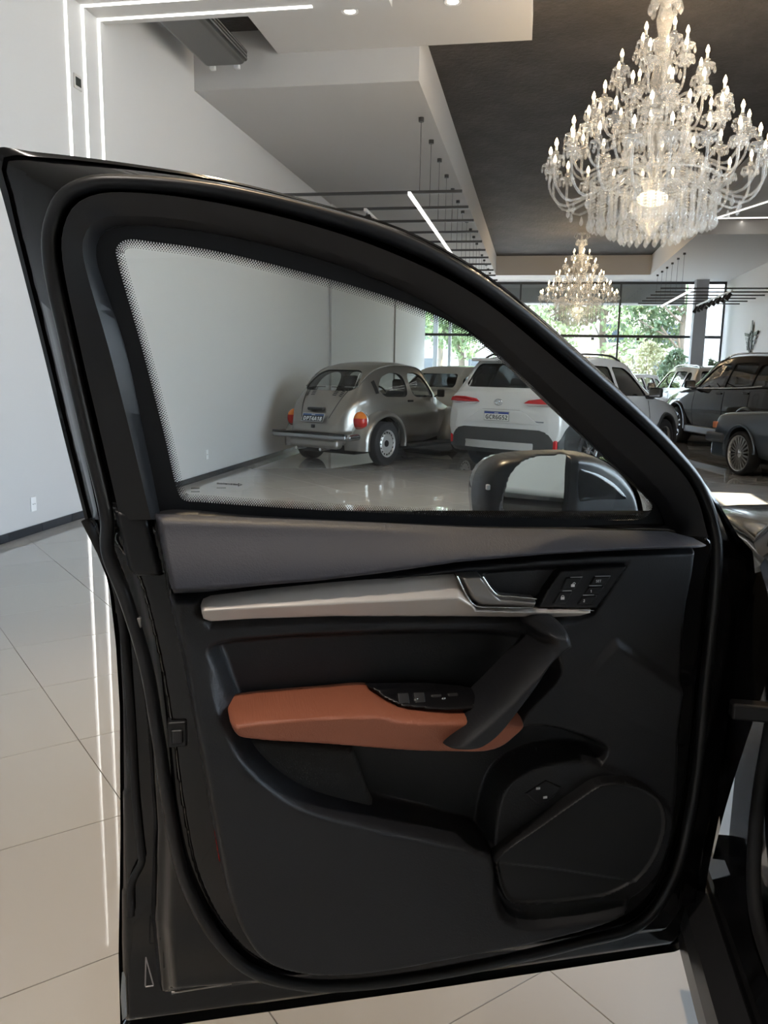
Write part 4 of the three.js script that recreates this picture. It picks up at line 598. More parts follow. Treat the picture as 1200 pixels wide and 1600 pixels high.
{ // white crossover seen from behind
  const P = carPaint([0.62, 0.63, 0.63]);
  const { t, sf } = suv('crossover_car', 'white crossover seen from behind with red tail lamps and black lower bumper', [0.01, 0, -11.9], 30, 1.0, P, { rail: mat([0.03, 0.03, 0.03], 0.4), style: 'ten' });
  const clad = mat([0.03, 0.033, 0.033], 0.5), zAt = (x, y) => { let best = 9, r = 0.85; for (let u = 0; u < 4; u += 0.1) for (let v = 2; v <= 7; v += 0.1) { const p = sf.S(u, v, 1), d = (p[0] - Math.abs(x)) ** 2 + (p[1] - y) ** 2; if (d < best && p[2] > 0.5) { best = d; r = p[2]; } } return r; };
  const shape = (pts, d, m, n, parent, off = 0) => { const z = pts.map(([x, y]) => zAt(x, y)), s = new THREE.Shape(pts.map((p) => new THREE.Vector2(...p))), g = new THREE.ExtrudeGeometry(s, { depth: d, bevelEnabled: true, bevelSize: 0.005, bevelThickness: 0.005, bevelSegments: 2, steps: 1 }), p = g.attributes.position; for (let i = 0; i < p.count; i++) p.setZ(i, p.getZ(i) + zAt(p.getX(i), p.getY(i)) - d * 0.5 + off); g.computeVertexNormals(); return part(n, g, m, parent); };
  const plan = spline([[-0.935, 0.4], [-0.935, 0.58], [-0.9, 0.74], [-0.76, 0.87], [-0.4, 0.93], [0, 0.945], [0.4, 0.93], [0.76, 0.87], [0.9, 0.74], [0.935, 0.58], [0.935, 0.4]], 60, false);
  part('rear_bumper', toCreasedNormals(skin([[0.3, 0.2], [0.3, 0.05], [0.36, 0], [0.5, 0], [0.6, 0.012], [0.64, 0.03], [0.645, 0.16]].map(([y, d]) => plan.map(([x, z]) => { const e = smooth(0.6, 0.92, Math.abs(x)); return [x * (1 - d * 0.6), y + (y > 0.55 ? 0.07 * e : 0), z - d]; }))), 0.6), clad, t, 'dark grey plastic bumper');
  part('skid_plate', (() => { const g = new THREE.ExtrudeGeometry(new THREE.Shape([[-0.62, 0.36], [-0.54, 0.47], [0.54, 0.47], [0.62, 0.36]].map((p) => new THREE.Vector2(...p))), { depth: 0.06, bevelEnabled: true, bevelSize: 0.012, bevelThickness: 0.012, bevelSegments: 2, curveSegments: 2 }); const q = new THREE.BoxGeometry(1.2, 0.1, 0.05, 24, 1, 1), p = q.attributes.position; for (let i = 0; i < p.count; i++) { const x = p.getX(i) * (p.getY(i) > 0 ? 0.88 : 1); p.setXYZ(i, x, p.getY(i) + 0.415, p.getZ(i) + 0.935 - 0.22 * Math.pow(Math.abs(x) / 0.93, 3)); } q.computeVertexNormals(); return q; })(), mat([0.5, 0.5, 0.49], 0.35, 0.4), t, 'silver skid plate');
  for (const s of [1, -1]) {
    const red = mat([0.5, 0.015, 0.02], 0.12), L = new THREE.Group(); L.name = 'tail_lamp'; t.add(L);
    shape([[s * 0.36, 0.985], [s * 0.42, 1.02], [s * 0.6, 1.045], [s * 0.76, 1.045], [s * 0.84, 1.03], [s * 0.85, 0.99], [s * 0.7, 0.985]], 0.03, red, 'red_lens', L, 0.012); shape([[s * 0.37, 0.98], [s * 0.7, 0.975], [s * 0.84, 0.955], [s * 0.7, 0.95], [s * 0.42, 0.955]], 0.03, mat([0.55, 0.5, 0.5], 0.15), 'reverse_lens', L, 0.01);
    part('rear_reflector', rbox(s > 0 ? 0.74 : -0.84, s > 0 ? 0.84 : -0.74, 0.4, 0.52, 0.74, 0.85, 0.012), red, t);
  }
  shape([[-0.6, 0.71], [0.6, 0.71], [0.36, 0.86], [0.3, 0.88], [-0.3, 0.88], [-0.36, 0.86]], 0.004, P, 'tailgate_recess', t, 0.004);
  plateMesh(t, 'GCR6G52', [-0.05, 0.8, 0.905]); part('tailgate_rim', rbox(-0.3, 0.3, 0.875, 0.895, 0.84, 0.885, 0.008), mat([0.4, 0.4, 0.4], 0.3, 0.5), t);
  const bz = 0.875, ring = (rx, ry, x, y) => { const g = new THREE.TorusGeometry(1, 0.12, 6, 28); g.scale(rx, ry, 0.05); g.translate(x, y, 0); return g; }; const em = part('badge', merge([ring(0.06, 0.042, 0, 0), ring(0.022, 0.04, 0, 0), ring(0.042, 0.018, 0, 0.015)]), CHROME, t, 'oval chrome badge'); em.position.set(-0.05, 0.985, zAt(0.05, 0.985) + 0.012);
  part('model_script', rbox(0.5, 0.66, 0.74, 0.757, 0.86, 0.885, 0.004), mat([0.2, 0.22, 0.25], 0.3, 0.5), t);
  part('roof_spoiler', rbox(-0.62, 0.62, 1.53, 1.575, 0.36, 0.72, 0.02), P, t); part('wiper', rod(V(-0.02, 1.2, 0.77), V(0.3, 1.2, 0.76), 0.01), BLACK, t);
  seats(t, [[-0.38, -1.2, 0.5], [0.38, -1.2, 0.5], [-0.38, -0.2, 0.5], [0.38, -0.2, 0.5]], mat([0.02, 0.02, 0.022], 0.7));
}
{ // large black car along the emblem wall
  const { t } = suv('estate_car', 'glossy black estate car with pale window outline under the wall emblem', [4.6, 0, -15.45], -14, 1.09, mat([0.006, 0.006, 0.008], 0.06), { clad: mat([0.05, 0.05, 0.052], 0.3), rail: CHROME, mirror: BLACK, style: 'five' });
  for (const s of [1, -1]) { const o = []; for (const [z, y] of [[0.46, 1.13], [0.0, 1.1], [-1.0, 1.07], [-1.97, 1.05]]) o.push(V(s * 0.9, y, z)); part('window_trim', tube(o, 0.012, 5), CHROME, t); part('tail_lamp', rbox(s > 0 ? 0.62 : -0.9, s > 0 ? 0.9 : -0.62, 0.95, 1.06, 0.62, 0.86, 0.03), mat([0.4, 0.015, 0.015], 0.15), t); }
  seats(t, [[-0.38, -1.2, 0.5], [0.38, -1.2, 0.5], [-0.38, -0.2, 0.5], [0.38, -0.2, 0.5]], mat([0.25, 0.24, 0.22], 0.7));
}
suv('silver_car', 'pale silver car parked ahead of the glossy black estate', [4.35, 0, -21.1], -9.2, 1.0, carPaint([0.5, 0.5, 0.49], 0.3), { noRails: false, rail: CHROME });
suv('white_car', 'small white car close to the street window', [3.0, 0, -26.2], -150, 0.88, carPaint([0.75, 0.75, 0.75]), { noRails: true, glass: tint });

const sedanStations = (h = 1) => [[0.95, 0.45, 0.6, 0.58, 0.7, 0.74, 0.68, 0.8, 0.62, 0.02], [0.92, 0.34, 0.7, 0.58, 0.8, 0.88, 0.76, 0.92, 0.68, 0.02], [0.85, 0.3, 0.72, 0.6, 0.82, 0.9, 0.78, 0.95, 0.7, 0.02], [0.4, 0.26, 0.74, 0.6, 0.83, 0.92, 0.79, 0.98, 0.7, 0.03], [0.2, 0.25, 0.74, 0.6, 0.83, 0.92, 0.79, 1.03, 0.64, 0.04], [-0.2, 0.24, 0.75, 0.6, 0.83, 0.92, 0.79, 1.33 * h, 0.55, 0.04], [-0.6, 0.23, 0.75, 0.6, 0.83, 0.91, 0.79, 1.38 * h, 0.54, 0.04], [-1.1, 0.23, 0.75, 0.6, 0.83, 0.9, 0.79, 1.38 * h, 0.54, 0.04], [-1.45, 0.23, 0.75, 0.6, 0.83, 0.9, 0.79, 1.31 * h, 0.55, 0.04], [-1.75, 0.24, 0.75, 0.6, 0.83, 0.89, 0.78, 1.06, 0.62, 0.04], [-1.95, 0.24, 0.75, 0.6, 0.83, 0.88, 0.78, 0.94, 0.68, 0.03], [-2.6, 0.26, 0.74, 0.6, 0.82, 0.84, 0.76, 0.89, 0.68, 0.03], [-3.2, 0.3, 0.72, 0.58, 0.8, 0.8, 0.74, 0.85, 0.66, 0.02], [-3.3, 0.36, 0.68, 0.56, 0.76, 0.76, 0.72, 0.8, 0.62, 0.01], [-3.34, 0.42, 0.6, 0.56, 0.68, 0.7, 0.66, 0.73, 0.58, 0.01]];
function sedan(name, label, pos, deg, scale, P, o = {}) {
  const t = thing(name, label, 'car', pos, heading(deg));
  const sf = buildCar(t, { st: sedanStations(o.h), paint: P, arch: 0.36, half: 0.8, r: 0.31, wb: 2.57, cabin: [3.6, 9.8], glass: o.glass || darkTint, glassU: [3.9, 9.8], track: 0.74, rim: o.rim || 0.215, tw: 0.2, style: o.style, rimMat: o.rimMat || mat([0.5, 0.5, 0.51], 0.25, 0.9),
    side: [[[0.1, 0.97], [-0.62, 0.95], [-0.62, 1.3], [-0.3, 1.29], [-0.05, 1.18]], [[-0.7, 0.95], [-1.72, 0.94], [-1.6, 1.08], [-1.4, 1.26], [-1.15, 1.31], [-0.7, 1.31]]], ends: [[[[0.02, 1.03], [0.6, 1.03], [0.6, 1.08], [0.5, 1.29], [0.02, 1.32]], -0.35, 0.6], [[[0.02, 0.98], [0.6, 0.98], [0.62, 1.02], [0.5, 1.27], [0.02, 1.31]], -2.1, -1.3]], glassEnds: [[3.6, 5.1, 'rear_glass'], [7.9, 10.1, 'windscreen']] });
  for (const s of [1, -1]) { const mi = new THREE.Group(); mi.name = 'wing_mirror'; mi.position.set(s * 0.9, 0.98, -1.72); t.add(mi); part('mirror_case', rbox(-0.08, 0.08, -0.06, 0.06, -0.05, 0.04, 0.03), P, mi); part('mirror_stalk', rbox(s > 0 ? -0.15 : 0.02, s > 0 ? -0.02 : 0.15, -0.08, -0.03, -0.03, 0.03, 0.015), BLACK, mi); for (const u of [5.95, 9.2]) { const ln = []; for (let v = 2.1; v <= 3.95; v += 0.2) { const p = sf.S(u, v, s); ln.push(V(p[0] + s * 0.001, p[1], p[2])); } part('door_seam', tube(ln, 0.004, 4), BLACK, t); } }
  seats(t, [[-0.36, -1.0, 0.42], [0.36, -1.0, 0.42]], mat([0.03, 0.03, 0.03], 0.7));
  t.scale.setScalar(scale); return { t, sf };
}
{ // blue-grey classic saloon with cross-spoke wheels
  const P = carPaint([0.075, 0.095, 0.115], 0.4), { t } = sedan('classic_saloon', 'blue-grey classic saloon with silver cross-spoke wheels', [4.52, 0, -10.08], -19.3, 1.0, P, { style: 'mesh', rim: 0.255, rimMat: mat([0.7, 0.69, 0.66], 0.25, 0.85) });
  part('front_bumper', rbox(-0.84, 0.84, 0.42, 0.56, -3.46, -3.0, 0.04, 3), mat([0.09, 0.1, 0.11], 0.4), t); part('front_apron', rbox(-0.78, 0.78, 0.2, 0.43, -3.38, -3.0, 0.05, 3), P, t);
  for (const s of [1, -1]) { part('turn_signal', rbox(s > 0 ? 0.7 : -0.8, s > 0 ? 0.8 : -0.7, 0.62, 0.72, -3.34, -3.24, 0.02), mat([0.7, 0.25, 0.12], 0.2), t); const g = new THREE.TorusGeometry(0.375, 0.016, 6, 28, Math.PI); g.rotateY(Math.PI / 2); const a = part('arch_lip', g, P, t); a.position.set(s * 0.835, 0.33, -2.57); }
}
sedan('cream_saloon', 'cream saloon parked between the vintage car and the white crossover', [-2.0, 0, -16.9], 33, 1.04, carPaint([0.55, 0.52, 0.45], 0.2), { style: 'ten', h: 1.02 });

// ---------------------------------------------------------------- lights and fittings
const ledGlow = glow([1, 0.98, 0.93], 1.9), tubeGlow = glow([1, 0.99, 0.96], 1.8);
function ledBar(name, label, x0, x1, y0, y1, z0, z1, face, k = 14, gm = ledGlow, group) {
  const c = V((x0 + x1) / 2, (y0 + y1) / 2, (z0 + z1) / 2), o = single(name, box(x0 - c.x, x1 - c.x, y0 - c.y, y1 - c.y, z0 - c.z, z1 - c.z), gm, label, 'light', c.toArray(), group);
  const d = [x1 - x0, y1 - y0, z1 - z0], n = face.clone(), ax = [Math.abs(n.x), Math.abs(n.y), Math.abs(n.z)].indexOf(1), dims = [0, 1, 2].filter((i) => i !== ax).map((i) => d[i]);
  const p = c.clone().addScaledVector(n, d[ax] / 2 + 0.004), l = new THREE.RectAreaLight(lin(1, 0.97, 0.9), k, 1, 1);
  l.position.copy(p); l.up.set(ax === 1 ? 0 : 0, ax === 1 ? 0 : 1, ax === 1 ? 1 : 0); l.lookAt(p.clone().add(n)); 
  if (ax === 1) { l.width = d[0]; l.height = d[2]; } else if (ax === 0) { l.width = d[2]; l.height = d[1]; } else { l.width = d[0]; l.height = d[1]; }
  scene.add(l); return o;
}
for (const [z, a] of [[-7.32, 'innermost glowing line of the light portal on the plain wall'], [-7.05, 'middle glowing line of the light portal on the plain wall'], [-6.78, 'outermost glowing line of the light portal on the plain wall']]) ledBar('led_strip', a, XL, XL + 0.012, 0.07, 4.43, z - 0.014, z + 0.014, V(1, 0, 0), 3);
ledBar('led_strip', 'glowing line along the far edge of the dropped beam', XL, -2.02, 4.418, 4.43, -7.34, -7.31, V(0, -1, 0), 3);
ledBar('led_strip', 'glowing line along the middle of the dropped beam', XL, -2.02, 4.418, 4.43, -7.06, -7.03, V(0, -1, 0), 3);
{ // triangular light line on the raised ceiling panel
  const pts = [[3.72, -19.6], [4.95, -19.6], [4.95, -16.2]];
  const t = thing('triangle_light', 'thin triangular light line on the raised ceiling panel', 'light', [4.5, 4.8, -18.5]);
  pts.forEach((p, i) => { const q = pts[(i + 1) % 3], a = V(p[0] - 4.5, -0.012, p[1] + 18.5), b = V(q[0] - 4.5, -0.012, q[1] + 18.5), g = new THREE.BoxGeometry(0.035, 0.02, a.distanceTo(b)); const o = part('light_line', g, ledGlow, t); o.position.copy(a.clone().add(b).multiplyScalar(0.5)); o.rotation.y = Math.atan2(b.x - a.x, b.z - a.z); const l = new THREE.RectAreaLight(lin(1, 0.97, 0.9), 8, 0.03, a.distanceTo(b)); l.position.set(o.position.x + 4.5, 4.775, o.position.z - 18.5); l.rotation.set(-Math.PI / 2, 0, -o.rotation.y, 'YXZ'); l.rotation.set(-Math.PI / 2, 0, 0); scene.add(l); });
}
{ // control plate and sockets
  const t = thing('wall_control', 'small framed control display between two glowing wall lines', 'control panel', [XL, 3.775, -6.925]); part('plate', rbox(0, 0.012, -0.06, 0.06, -0.06, 0.06, 0.004), mat([0.45, 0.43, 0.4], 0.4), t); part('display', box(0.012, 0.014, -0.035, 0.035, -0.042, 0.042), mat([0.03, 0.035, 0.03], 0.15), t);
  const mk = (z, y, label) => { const s = thing('wall_socket', label, 'socket', [XL, y, z]); part('plate', rbox(0, 0.01, -0.06, 0.06, -0.036, 0.036, 0.005), mat([0.8, 0.8, 0.8], 0.4), s); for (const d of [-0.012, 0.012]) part('pin_hole', box(0.0095, 0.0108, -0.004, 0.004, d - 0.004, d + 0.004), BLACK, s); };
  mk(-5.96, 0.245, 'white double-hole wall socket above the black skirting'); mk(-9.6, 0.3, 'white wall socket seen through the car window glass');
}
{ // ceiling air conditioner
  const t = thing('air_conditioner', 'dark slim air conditioner under the recessed ceiling', 'air conditioner', [-3.5, 4.72, -8.3]);
  part('casing', rbox(-0.24, 0.24, -0.09, 0.1, -0.85, 0.85, 0.06, 3), mat([0.07, 0.068, 0.064], 0.3), t); part('air_vent', rbox(0.2, 0.262, -0.06, 0.06, -0.82, 0.82, 0.02), mat([0.025, 0.025, 0.025], 0.25), t);
  for (let k = 0; k < 3; k++) part('vent_blade', rbox(0.245, 0.27, -0.045 + k * 0.035, -0.035 + k * 0.035, -0.8, 0.8, 0.004), mat([0.35, 0.34, 0.33], 0.25, 0.6), t);
  for (const x of [-0.16, 0.12]) { const b = part('mount_bracket', rbox(x - 0.03, x + 0.03, -0.11, -0.06, -0.9, -0.84, 0.01), mat([0.6, 0.6, 0.6], 0.4), t); part('bracket_bolt', rod(V(x, -0.085, -0.9), V(x, -0.085, -0.915), 0.014, 10), BLACK, b); }
}
function downlight(x, y, z, label, k, c = [1, 0.86, 0.68], cone = 0.95) {
  const t = thing('downlight', label, 'light', [x, y, z]); part('bezel', (() => { const g = new THREE.LatheGeometry([[0.055, 0.001], [0.085, -0.006], [0.085, 0], [0.055, 0.001]].map((p) => new THREE.Vector2(...p)), 28); return g; })(), white, t);
  const e = part('lens', (() => { const g = new THREE.CylinderGeometry(0.055, 0.055, 0.006, 24); g.translate(0, -0.001, 0); return g; })(), glow([1, 0.9, 0.74], 6), t);
  const l = new THREE.SpotLight(lin(...c), k, 0, cone, 0.7, 2); l.position.set(x, y - 0.03, z); l.target.position.set(x, 0, z); l.shadow.radius = 3; scene.add(l, l.target);
}
downlight(-0.94, 4.85, -8.43, 'round downlight near the corner of the pale ceiling panel', 16, undefined, 0.5); downlight(-1.96, 4.85, -8.5, 'round downlight beside the dropped light beam', 16, undefined, 0.5);
for (const [x, z, n, k] of [[-0.7, -4.2, 'third', 12], [-0.5, -2.3, 'fourth', 36], [-0.5, 0.35, 'fifth', 34]]) downlight(x, 4.85, z, `unseen round downlight added in the pale ceiling panel, ${n} from the cement ceiling corner`, k, k === 34 ? [1, 0.9, 0.8] : [1, 0.74, 0.46], 0.55);  // out of view, added to warm the floor and brighten the door
downlight(-0.9, 4.85, 5.5, 'unseen round downlight added to brighten the plain wall opposite the street window', 50, [1, 0.95, 0.88], 0.9);  // out of view, added to light the wall mirrored in the door mirror

const NTH = ['first', 'second', 'third', 'fourth', 'fifth', 'sixth', 'seventh', 'eighth', 'ninth', 'tenth', 'eleventh', 'twelfth', 'thirteenth', 'fourteenth', 'fifteenth', 'sixteenth', 'seventeenth'];
// hanging bars with thin cables
const steel = mat([0.03, 0.03, 0.031], 0.4), barG = new THREE.BoxGeometry(2.75, 0.035, 0.035), capG = new THREE.CylinderGeometry(0.035, 0.035, 0.05, 12), cabG = new THREE.CylinderGeometry(0.004, 0.004, SOF - 3.63, 5);
function hangingBar(x0, x1, z, cx, label, group) {
  const t = thing('hanging_bar', label, 'ceiling bar', [(x0 + x1) / 2, 3.615, z], 0, group), s = (x1 - x0) / 2.75, b = part('bar', barG, steel, t); b.scale.x = s;
  for (const x of [cx - (x0 + x1) / 2]) { const c = part('cable', cabG, steel, t); c.position.set(x, (SOF - 3.615) / 2, 0); const k = part('ceiling_cap', capG, steel, t); k.position.set(x, SOF - 3.615 - 0.025, 0); }
}
for (let k = 0; k < 17; k++) hangingBar(XL + 0.001 + (k > 5 ? 0.04 : 0) + (k > 12 ? 0.04 : 0), -1.01, -10.75 - k * 1.0, -1.55, `thin dark bar from the plain wall, ${NTH[k]} after the ceiling step by the air conditioner`, 'hanging bars along the plain wall');
for (let k = 0; k < 6; k++) hangingBar(3.1, XR - 0.001, -22.72 - k * 0.945, 3.63, `thin dark bar from the emblem wall, ${NTH[5 - k]} from the street window`, 'hanging bars beside the emblem wall');
ledBar('tube_light', 'long white tube light fixed under the hanging bars beside the cement ceiling', -1.68, -1.645, 3.556, 3.596, -17.7, -10.62, V(0, -1, 0), 5, tubeGlow);
ledBar('tube_light', 'short white tube light on the hanging bars against the plain wall', -3.27, -3.235, 3.556, 3.596, -13.2, -10.7, V(0, -1, 0), 5, tubeGlow);
ledBar('tube_light', 'white tube light on the hanging bars near the street window', 3.86, 3.895, 3.556, 3.596, -28.0, -22.6, V(0, -1, 0), 5, tubeGlow);
function track(x, z0, z1, n, label, side) {
  const t = thing('track_light', label, 'track light', [x, 3.576, (z0 + z1) / 2]); part('track', box(-0.02, 0.02, -0.02, 0.02, (z0 - z1) / 2, (z1 - z0) / 2), white, t);
  for (let k = 0; k < n; k++) { const z = (z0 - z1) / 2 + 0.12 + (k * (z1 - z0 - 0.24)) / (n - 1), h = part('spot_head', (() => { const g = new THREE.CylinderGeometry(0.05, 0.06, 0.2, 14); g.translate(0, -0.1, 0); g.rotateZ(side * (0.35 + 0.3 * R())); g.translate(0, -0.06, 0); return g; })(), BLACK, t); h.position.z = z; part('spot_stem', rod(V(0, 0, 0), V(0, -0.08, 0), 0.01), BLACK, h); }
}
track(-2.43, -14.0, -11.6, 8, 'row of black spot heads on a track over the hanging bars by the plain wall', 1);
track(4.9, -27.6, -22.9, 9, 'row of black spot heads on a track over the bars by the emblem wall', -1);

// crystal chandeliers
const crystal = mat([0.86, 0.87, 0.88], 0.06, 0, { transmission: 0.84, thickness: 0, ior: 1.5, specularIntensity: 1 }), bulbM = glow([1, 0.72, 0.42], 16), candleM = mat([0.8, 0.78, 0.72], 0.4);
function dropGeo(s) { const g = new THREE.LatheGeometry([[0.0005, 0], [0.012, 0.012], [0.016, 0.026], [0.009, 0.05], [0.001, 0.07]].map((p) => new THREE.Vector2(p[0] * s, -0.07 * s + p[1] * s)), 6); return g; }
function chandelier(x, z, label) {
  const base = 2.67, t = thing('chandelier', label, 'chandelier', [x, TOP, z], 0, 'crystal chandeliers in the middle of the showroom'), Y = (y) => y - TOP;
  const stem = [[0.001, 2.74], [0.03, 2.76], [0.2, 2.98], [0.22, 3.06], [0.1, 3.08], [0.06, 3.14], [0.1, 3.2], [0.1, 3.26], [0.04, 3.3], [0.045, 3.6], [0.15, 3.66], [0.15, 3.74], [0.05, 3.78], [0.05, 3.95], [0.16, 3.98], [0.16, 4.02], [0.06, 4.06], [0.1, 4.18], [0.055, 4.36], [0.09, 4.5], [0.1, 4.55], [0.05, 4.58], [0.08, 4.72], [0.05, 4.86], [0.14, 4.88], [0.14, 4.91], [0.03, 4.93], [0.03, 5.04], [0.1, 5.06], [0.1, 5.1]];
  part('stem', new THREE.LatheGeometry(stem.map((p) => new THREE.Vector2(p[0], Y(p[1]))), 18), crystal, t, 'turned glass stem');
  const lamp = part('bowl_lamp', (() => { const g = new THREE.SphereGeometry(0.15, 18, 10); g.scale(1, 0.5, 1); g.translate(0, Y(3.1), 0); return g; })(), glow([1, 0.74, 0.42], 2.6), t);
  const pl = new THREE.PointLight(lin(1, 0.76, 0.46), 2.2, 0, 2); pl.position.set(x, 3.1, z); pl.shadow.radius = 3; scene.add(pl);
  const tiers = [[20, 1.01, 3.5, 3.24, 0.32], [16, 0.82, 3.74, 3.38, 0.28], [12, 0.62, 4.0, 3.62, 0.24], [8, 0.42, 4.32, 3.92, 0.2], [5, 0.22, 4.56, 4.3, 0.12]];
  const bulbG = new THREE.LatheGeometry([[0.001, 0.075], [0.008, 0.062], [0.018, 0.032], [0.017, 0.014], [0.01, 0]].map((p) => new THREE.Vector2(...p)), 10), candG = new THREE.CylinderGeometry(0.014, 0.014, 0.04, 8), cupG = new THREE.LatheGeometry([[0.012, 0], [0.03, -0.02], [0.022, -0.04], [0.075, -0.055], [0.08, -0.065], [0.02, -0.075], [0.035, -0.1], [0.012, -0.13]].map((p) => new THREE.Vector2(...p)), 12), drops = [];
  tiers.forEach(([n, r, yc, yh, sag], ti) => {
    const pts = [[0.1, yh], [r * 0.35, yh + 0.06], [r * 0.62, yc - 0.13 - sag * 0.75], [r * 0.86, yc - 0.13 - sag], [r * 0.99, yc - 0.13 - sag * 0.55], [r, yc - 0.13]], armG = new THREE.TubeGeometry(new THREE.CatmullRomCurve3(pts.map((p) => V(p[0], Y(p[1]), 0)), false, 'centripetal'), 18, 0.013, 6);
    for (let k = 0; k < n; k++) {
      const a = ((k + 0.5 * (ti % 2)) / n) * Math.PI * 2, arm = part('arm', armG, crystal, t); arm.rotation.y = a;
      const cup = part('candle_cup', cupG, crystal, arm); cup.position.set(r, Y(yc), 0); const cd = part('candle', candG, candleM, arm); cd.position.set(r, Y(yc) + 0.02, 0);
      const b = part('bulb', bulbG, bulbM, arm); b.position.set(r, Y(yc) + 0.04, 0);
      if (k % 4 === ti % 4) { const l = new THREE.PointLight(lin(1, 0.74, 0.44), 0.55, 0, 2); l.position.set(x + r * Math.cos(a), yc + 0.07, z - r * Math.sin(a)); scene.add(l); }
      for (let d = 0; d < 6; d++) { const q = (d / 6) * Math.PI * 2, g = dropGeo(0.9 + 0.5 * R()); g.translate(r * Math.cos(a) + 0.076 * Math.cos(q), Y(yc) - 0.065, -r * Math.sin(a) + 0.076 * Math.sin(q)); drops.push(g); }
      for (const [f, dy] of [[0.8, sag + 0.01], [0.62, sag * 0.72]]) { const g = dropGeo(1.5); g.translate(r * f * Math.cos(a), Y(yc - 0.13 - dy) - 0.01, -r * f * Math.sin(a)); drops.push(g); }
    }
  });
  for (const [yy, rr, n] of [[4.9, 0.14, 8], [4.03, 0.16, 10], [3.72, 0.3, 16], [3.45, 0.48, 20]]) for (let k = 0; k < n; k++) { const a = (k / n) * Math.PI * 2, g = dropGeo(1.9); g.translate(rr * Math.cos(a), Y(yy), rr * Math.sin(a)); drops.push(g); }
  part('crystal_drops', merge(drops), crystal, t, 'small hanging glass drops').userData.kind = 'stuff';
  for (const [y, r] of [[3.28, 0.6], [3.2, 0.4], [3.9, 0.3]]) part('glass_ring', (() => { const g = new THREE.TorusGeometry(r, 0.012, 6, 40); g.rotateX(Math.PI / 2); g.translate(0, Y(y), 0); return g; })(), crystal, t);
  const stringG = (len) => { const list = []; const n = Math.round(len / 0.028); for (let i = 0; i < n; i++) { const g = new THREE.OctahedronGeometry(0.0165, 0); g.translate(0, -i * 0.028, 0); list.push(g); } const g = dropGeo(1.9); g.translate(0, -n * 0.028 + 0.02, 0); list.push(g.index ? g.toNonIndexed() : g); return merge(list); };
  const sA = stringG(0.36), sB = stringG(0.3), sC = stringG(0.42);
  for (const [n, r, y, g] of [[42, 0.6, 3.28, sA], [36, 0.5, 3.26, sA], [30, 0.4, 3.2, sA], [20, 0.28, 3.2, sC], [24, 0.3, 3.9, sB]]) for (let k = 0; k < n; k++) { const a = (k / n) * Math.PI * 2, o = part('crystal_string', g, crystal, t); o.position.set(r * Math.cos(a), Y(y), r * Math.sin(a)); }
  for (let k = 0; k < 8; k++) { const a = (k / 8) * Math.PI * 2, g = tube([V(0.1, Y(4.9), 0), V(0.2, Y(5.02), 0), V(0.16, Y(5.08), 0), V(0.22, Y(4.98), 0)], 0.008, 5); const o = part('crown_scroll', g, crystal, t); o.rotation.y = a; }
}
chandelier(1.06, -8.8, 'large warm-lit crystal chandelier hanging over the open middle of the floor'); chandelier(1.06, -23.2, 'large warm-lit crystal chandelier hanging in front of the street window');

{ // winged shield emblem on the right wall
  const t = thing('wall_emblem', 'dark winged shield emblem with a sword hilt on the wall', 'emblem', [XR - 0.03, 2.5, -25.5]); t.scale.z = 1.8; const dk = mat([0.02, 0.022, 0.022], 0.3, 0.4), gy = mat([0.22, 0.22, 0.22], 0.35, 0.5);
  const ex = (pts, m, n) => { const s = new THREE.Shape(pts.map((p) => new THREE.Vector2(...p))), g = new THREE.ExtrudeGeometry(s, { depth: 0.03, bevelEnabled: false }); g.rotateY(-Math.PI / 2); return part(n, g, m, t); };
  ex([[-0.05, 0.3], [0, 0.5], [0.05, 0.3], [0.05, 0.2], [-0.05, 0.2]], gy, 'sword_hilt');
  const sh = [[0, 0.22], [0.12, 0.1], [0.14, -0.1], [0.1, -0.3], [0, -0.46], [-0.1, -0.3], [-0.14, -0.1], [-0.12, 0.1]], inn = sh.map(([a, b]) => [a * 0.72, b * 0.82 - 0.01]); const s = new THREE.Shape(sh.map((p) => new THREE.Vector2(...p))); s.holes.push(new THREE.Path(inn.map((p) => new THREE.Vector2(...p)))); const g = new THREE.ExtrudeGeometry(s, { depth: 0.035, bevelEnabled: false }); g.rotateY(-Math.PI / 2); part('shield_rim', g, dk, t);
  ex([[-0.06, 0.06], [0.05, 0.1], [0.05, -0.3], [0.02, -0.3], [0.02, 0.03], [-0.06, 0.0]], dk, 'shield_bar'); ex([[-0.06, -0.05], [0.02, -0.05], [0.02, -0.1], [-0.06, -0.1]], dk, 'shield_bar');
  for (const q of [1, -1]) for (let k = 0; k < 4; k++) { const y = 0.13 - k * 0.13, w = 0.42 - k * 0.07; ex([[q * 0.17, y], [q * w, y + 0.05], [q * (w - 0.05), y - 0.05], [q * 0.165, y - 0.08]], k ? gy : dk, 'wing_feather'); }
}

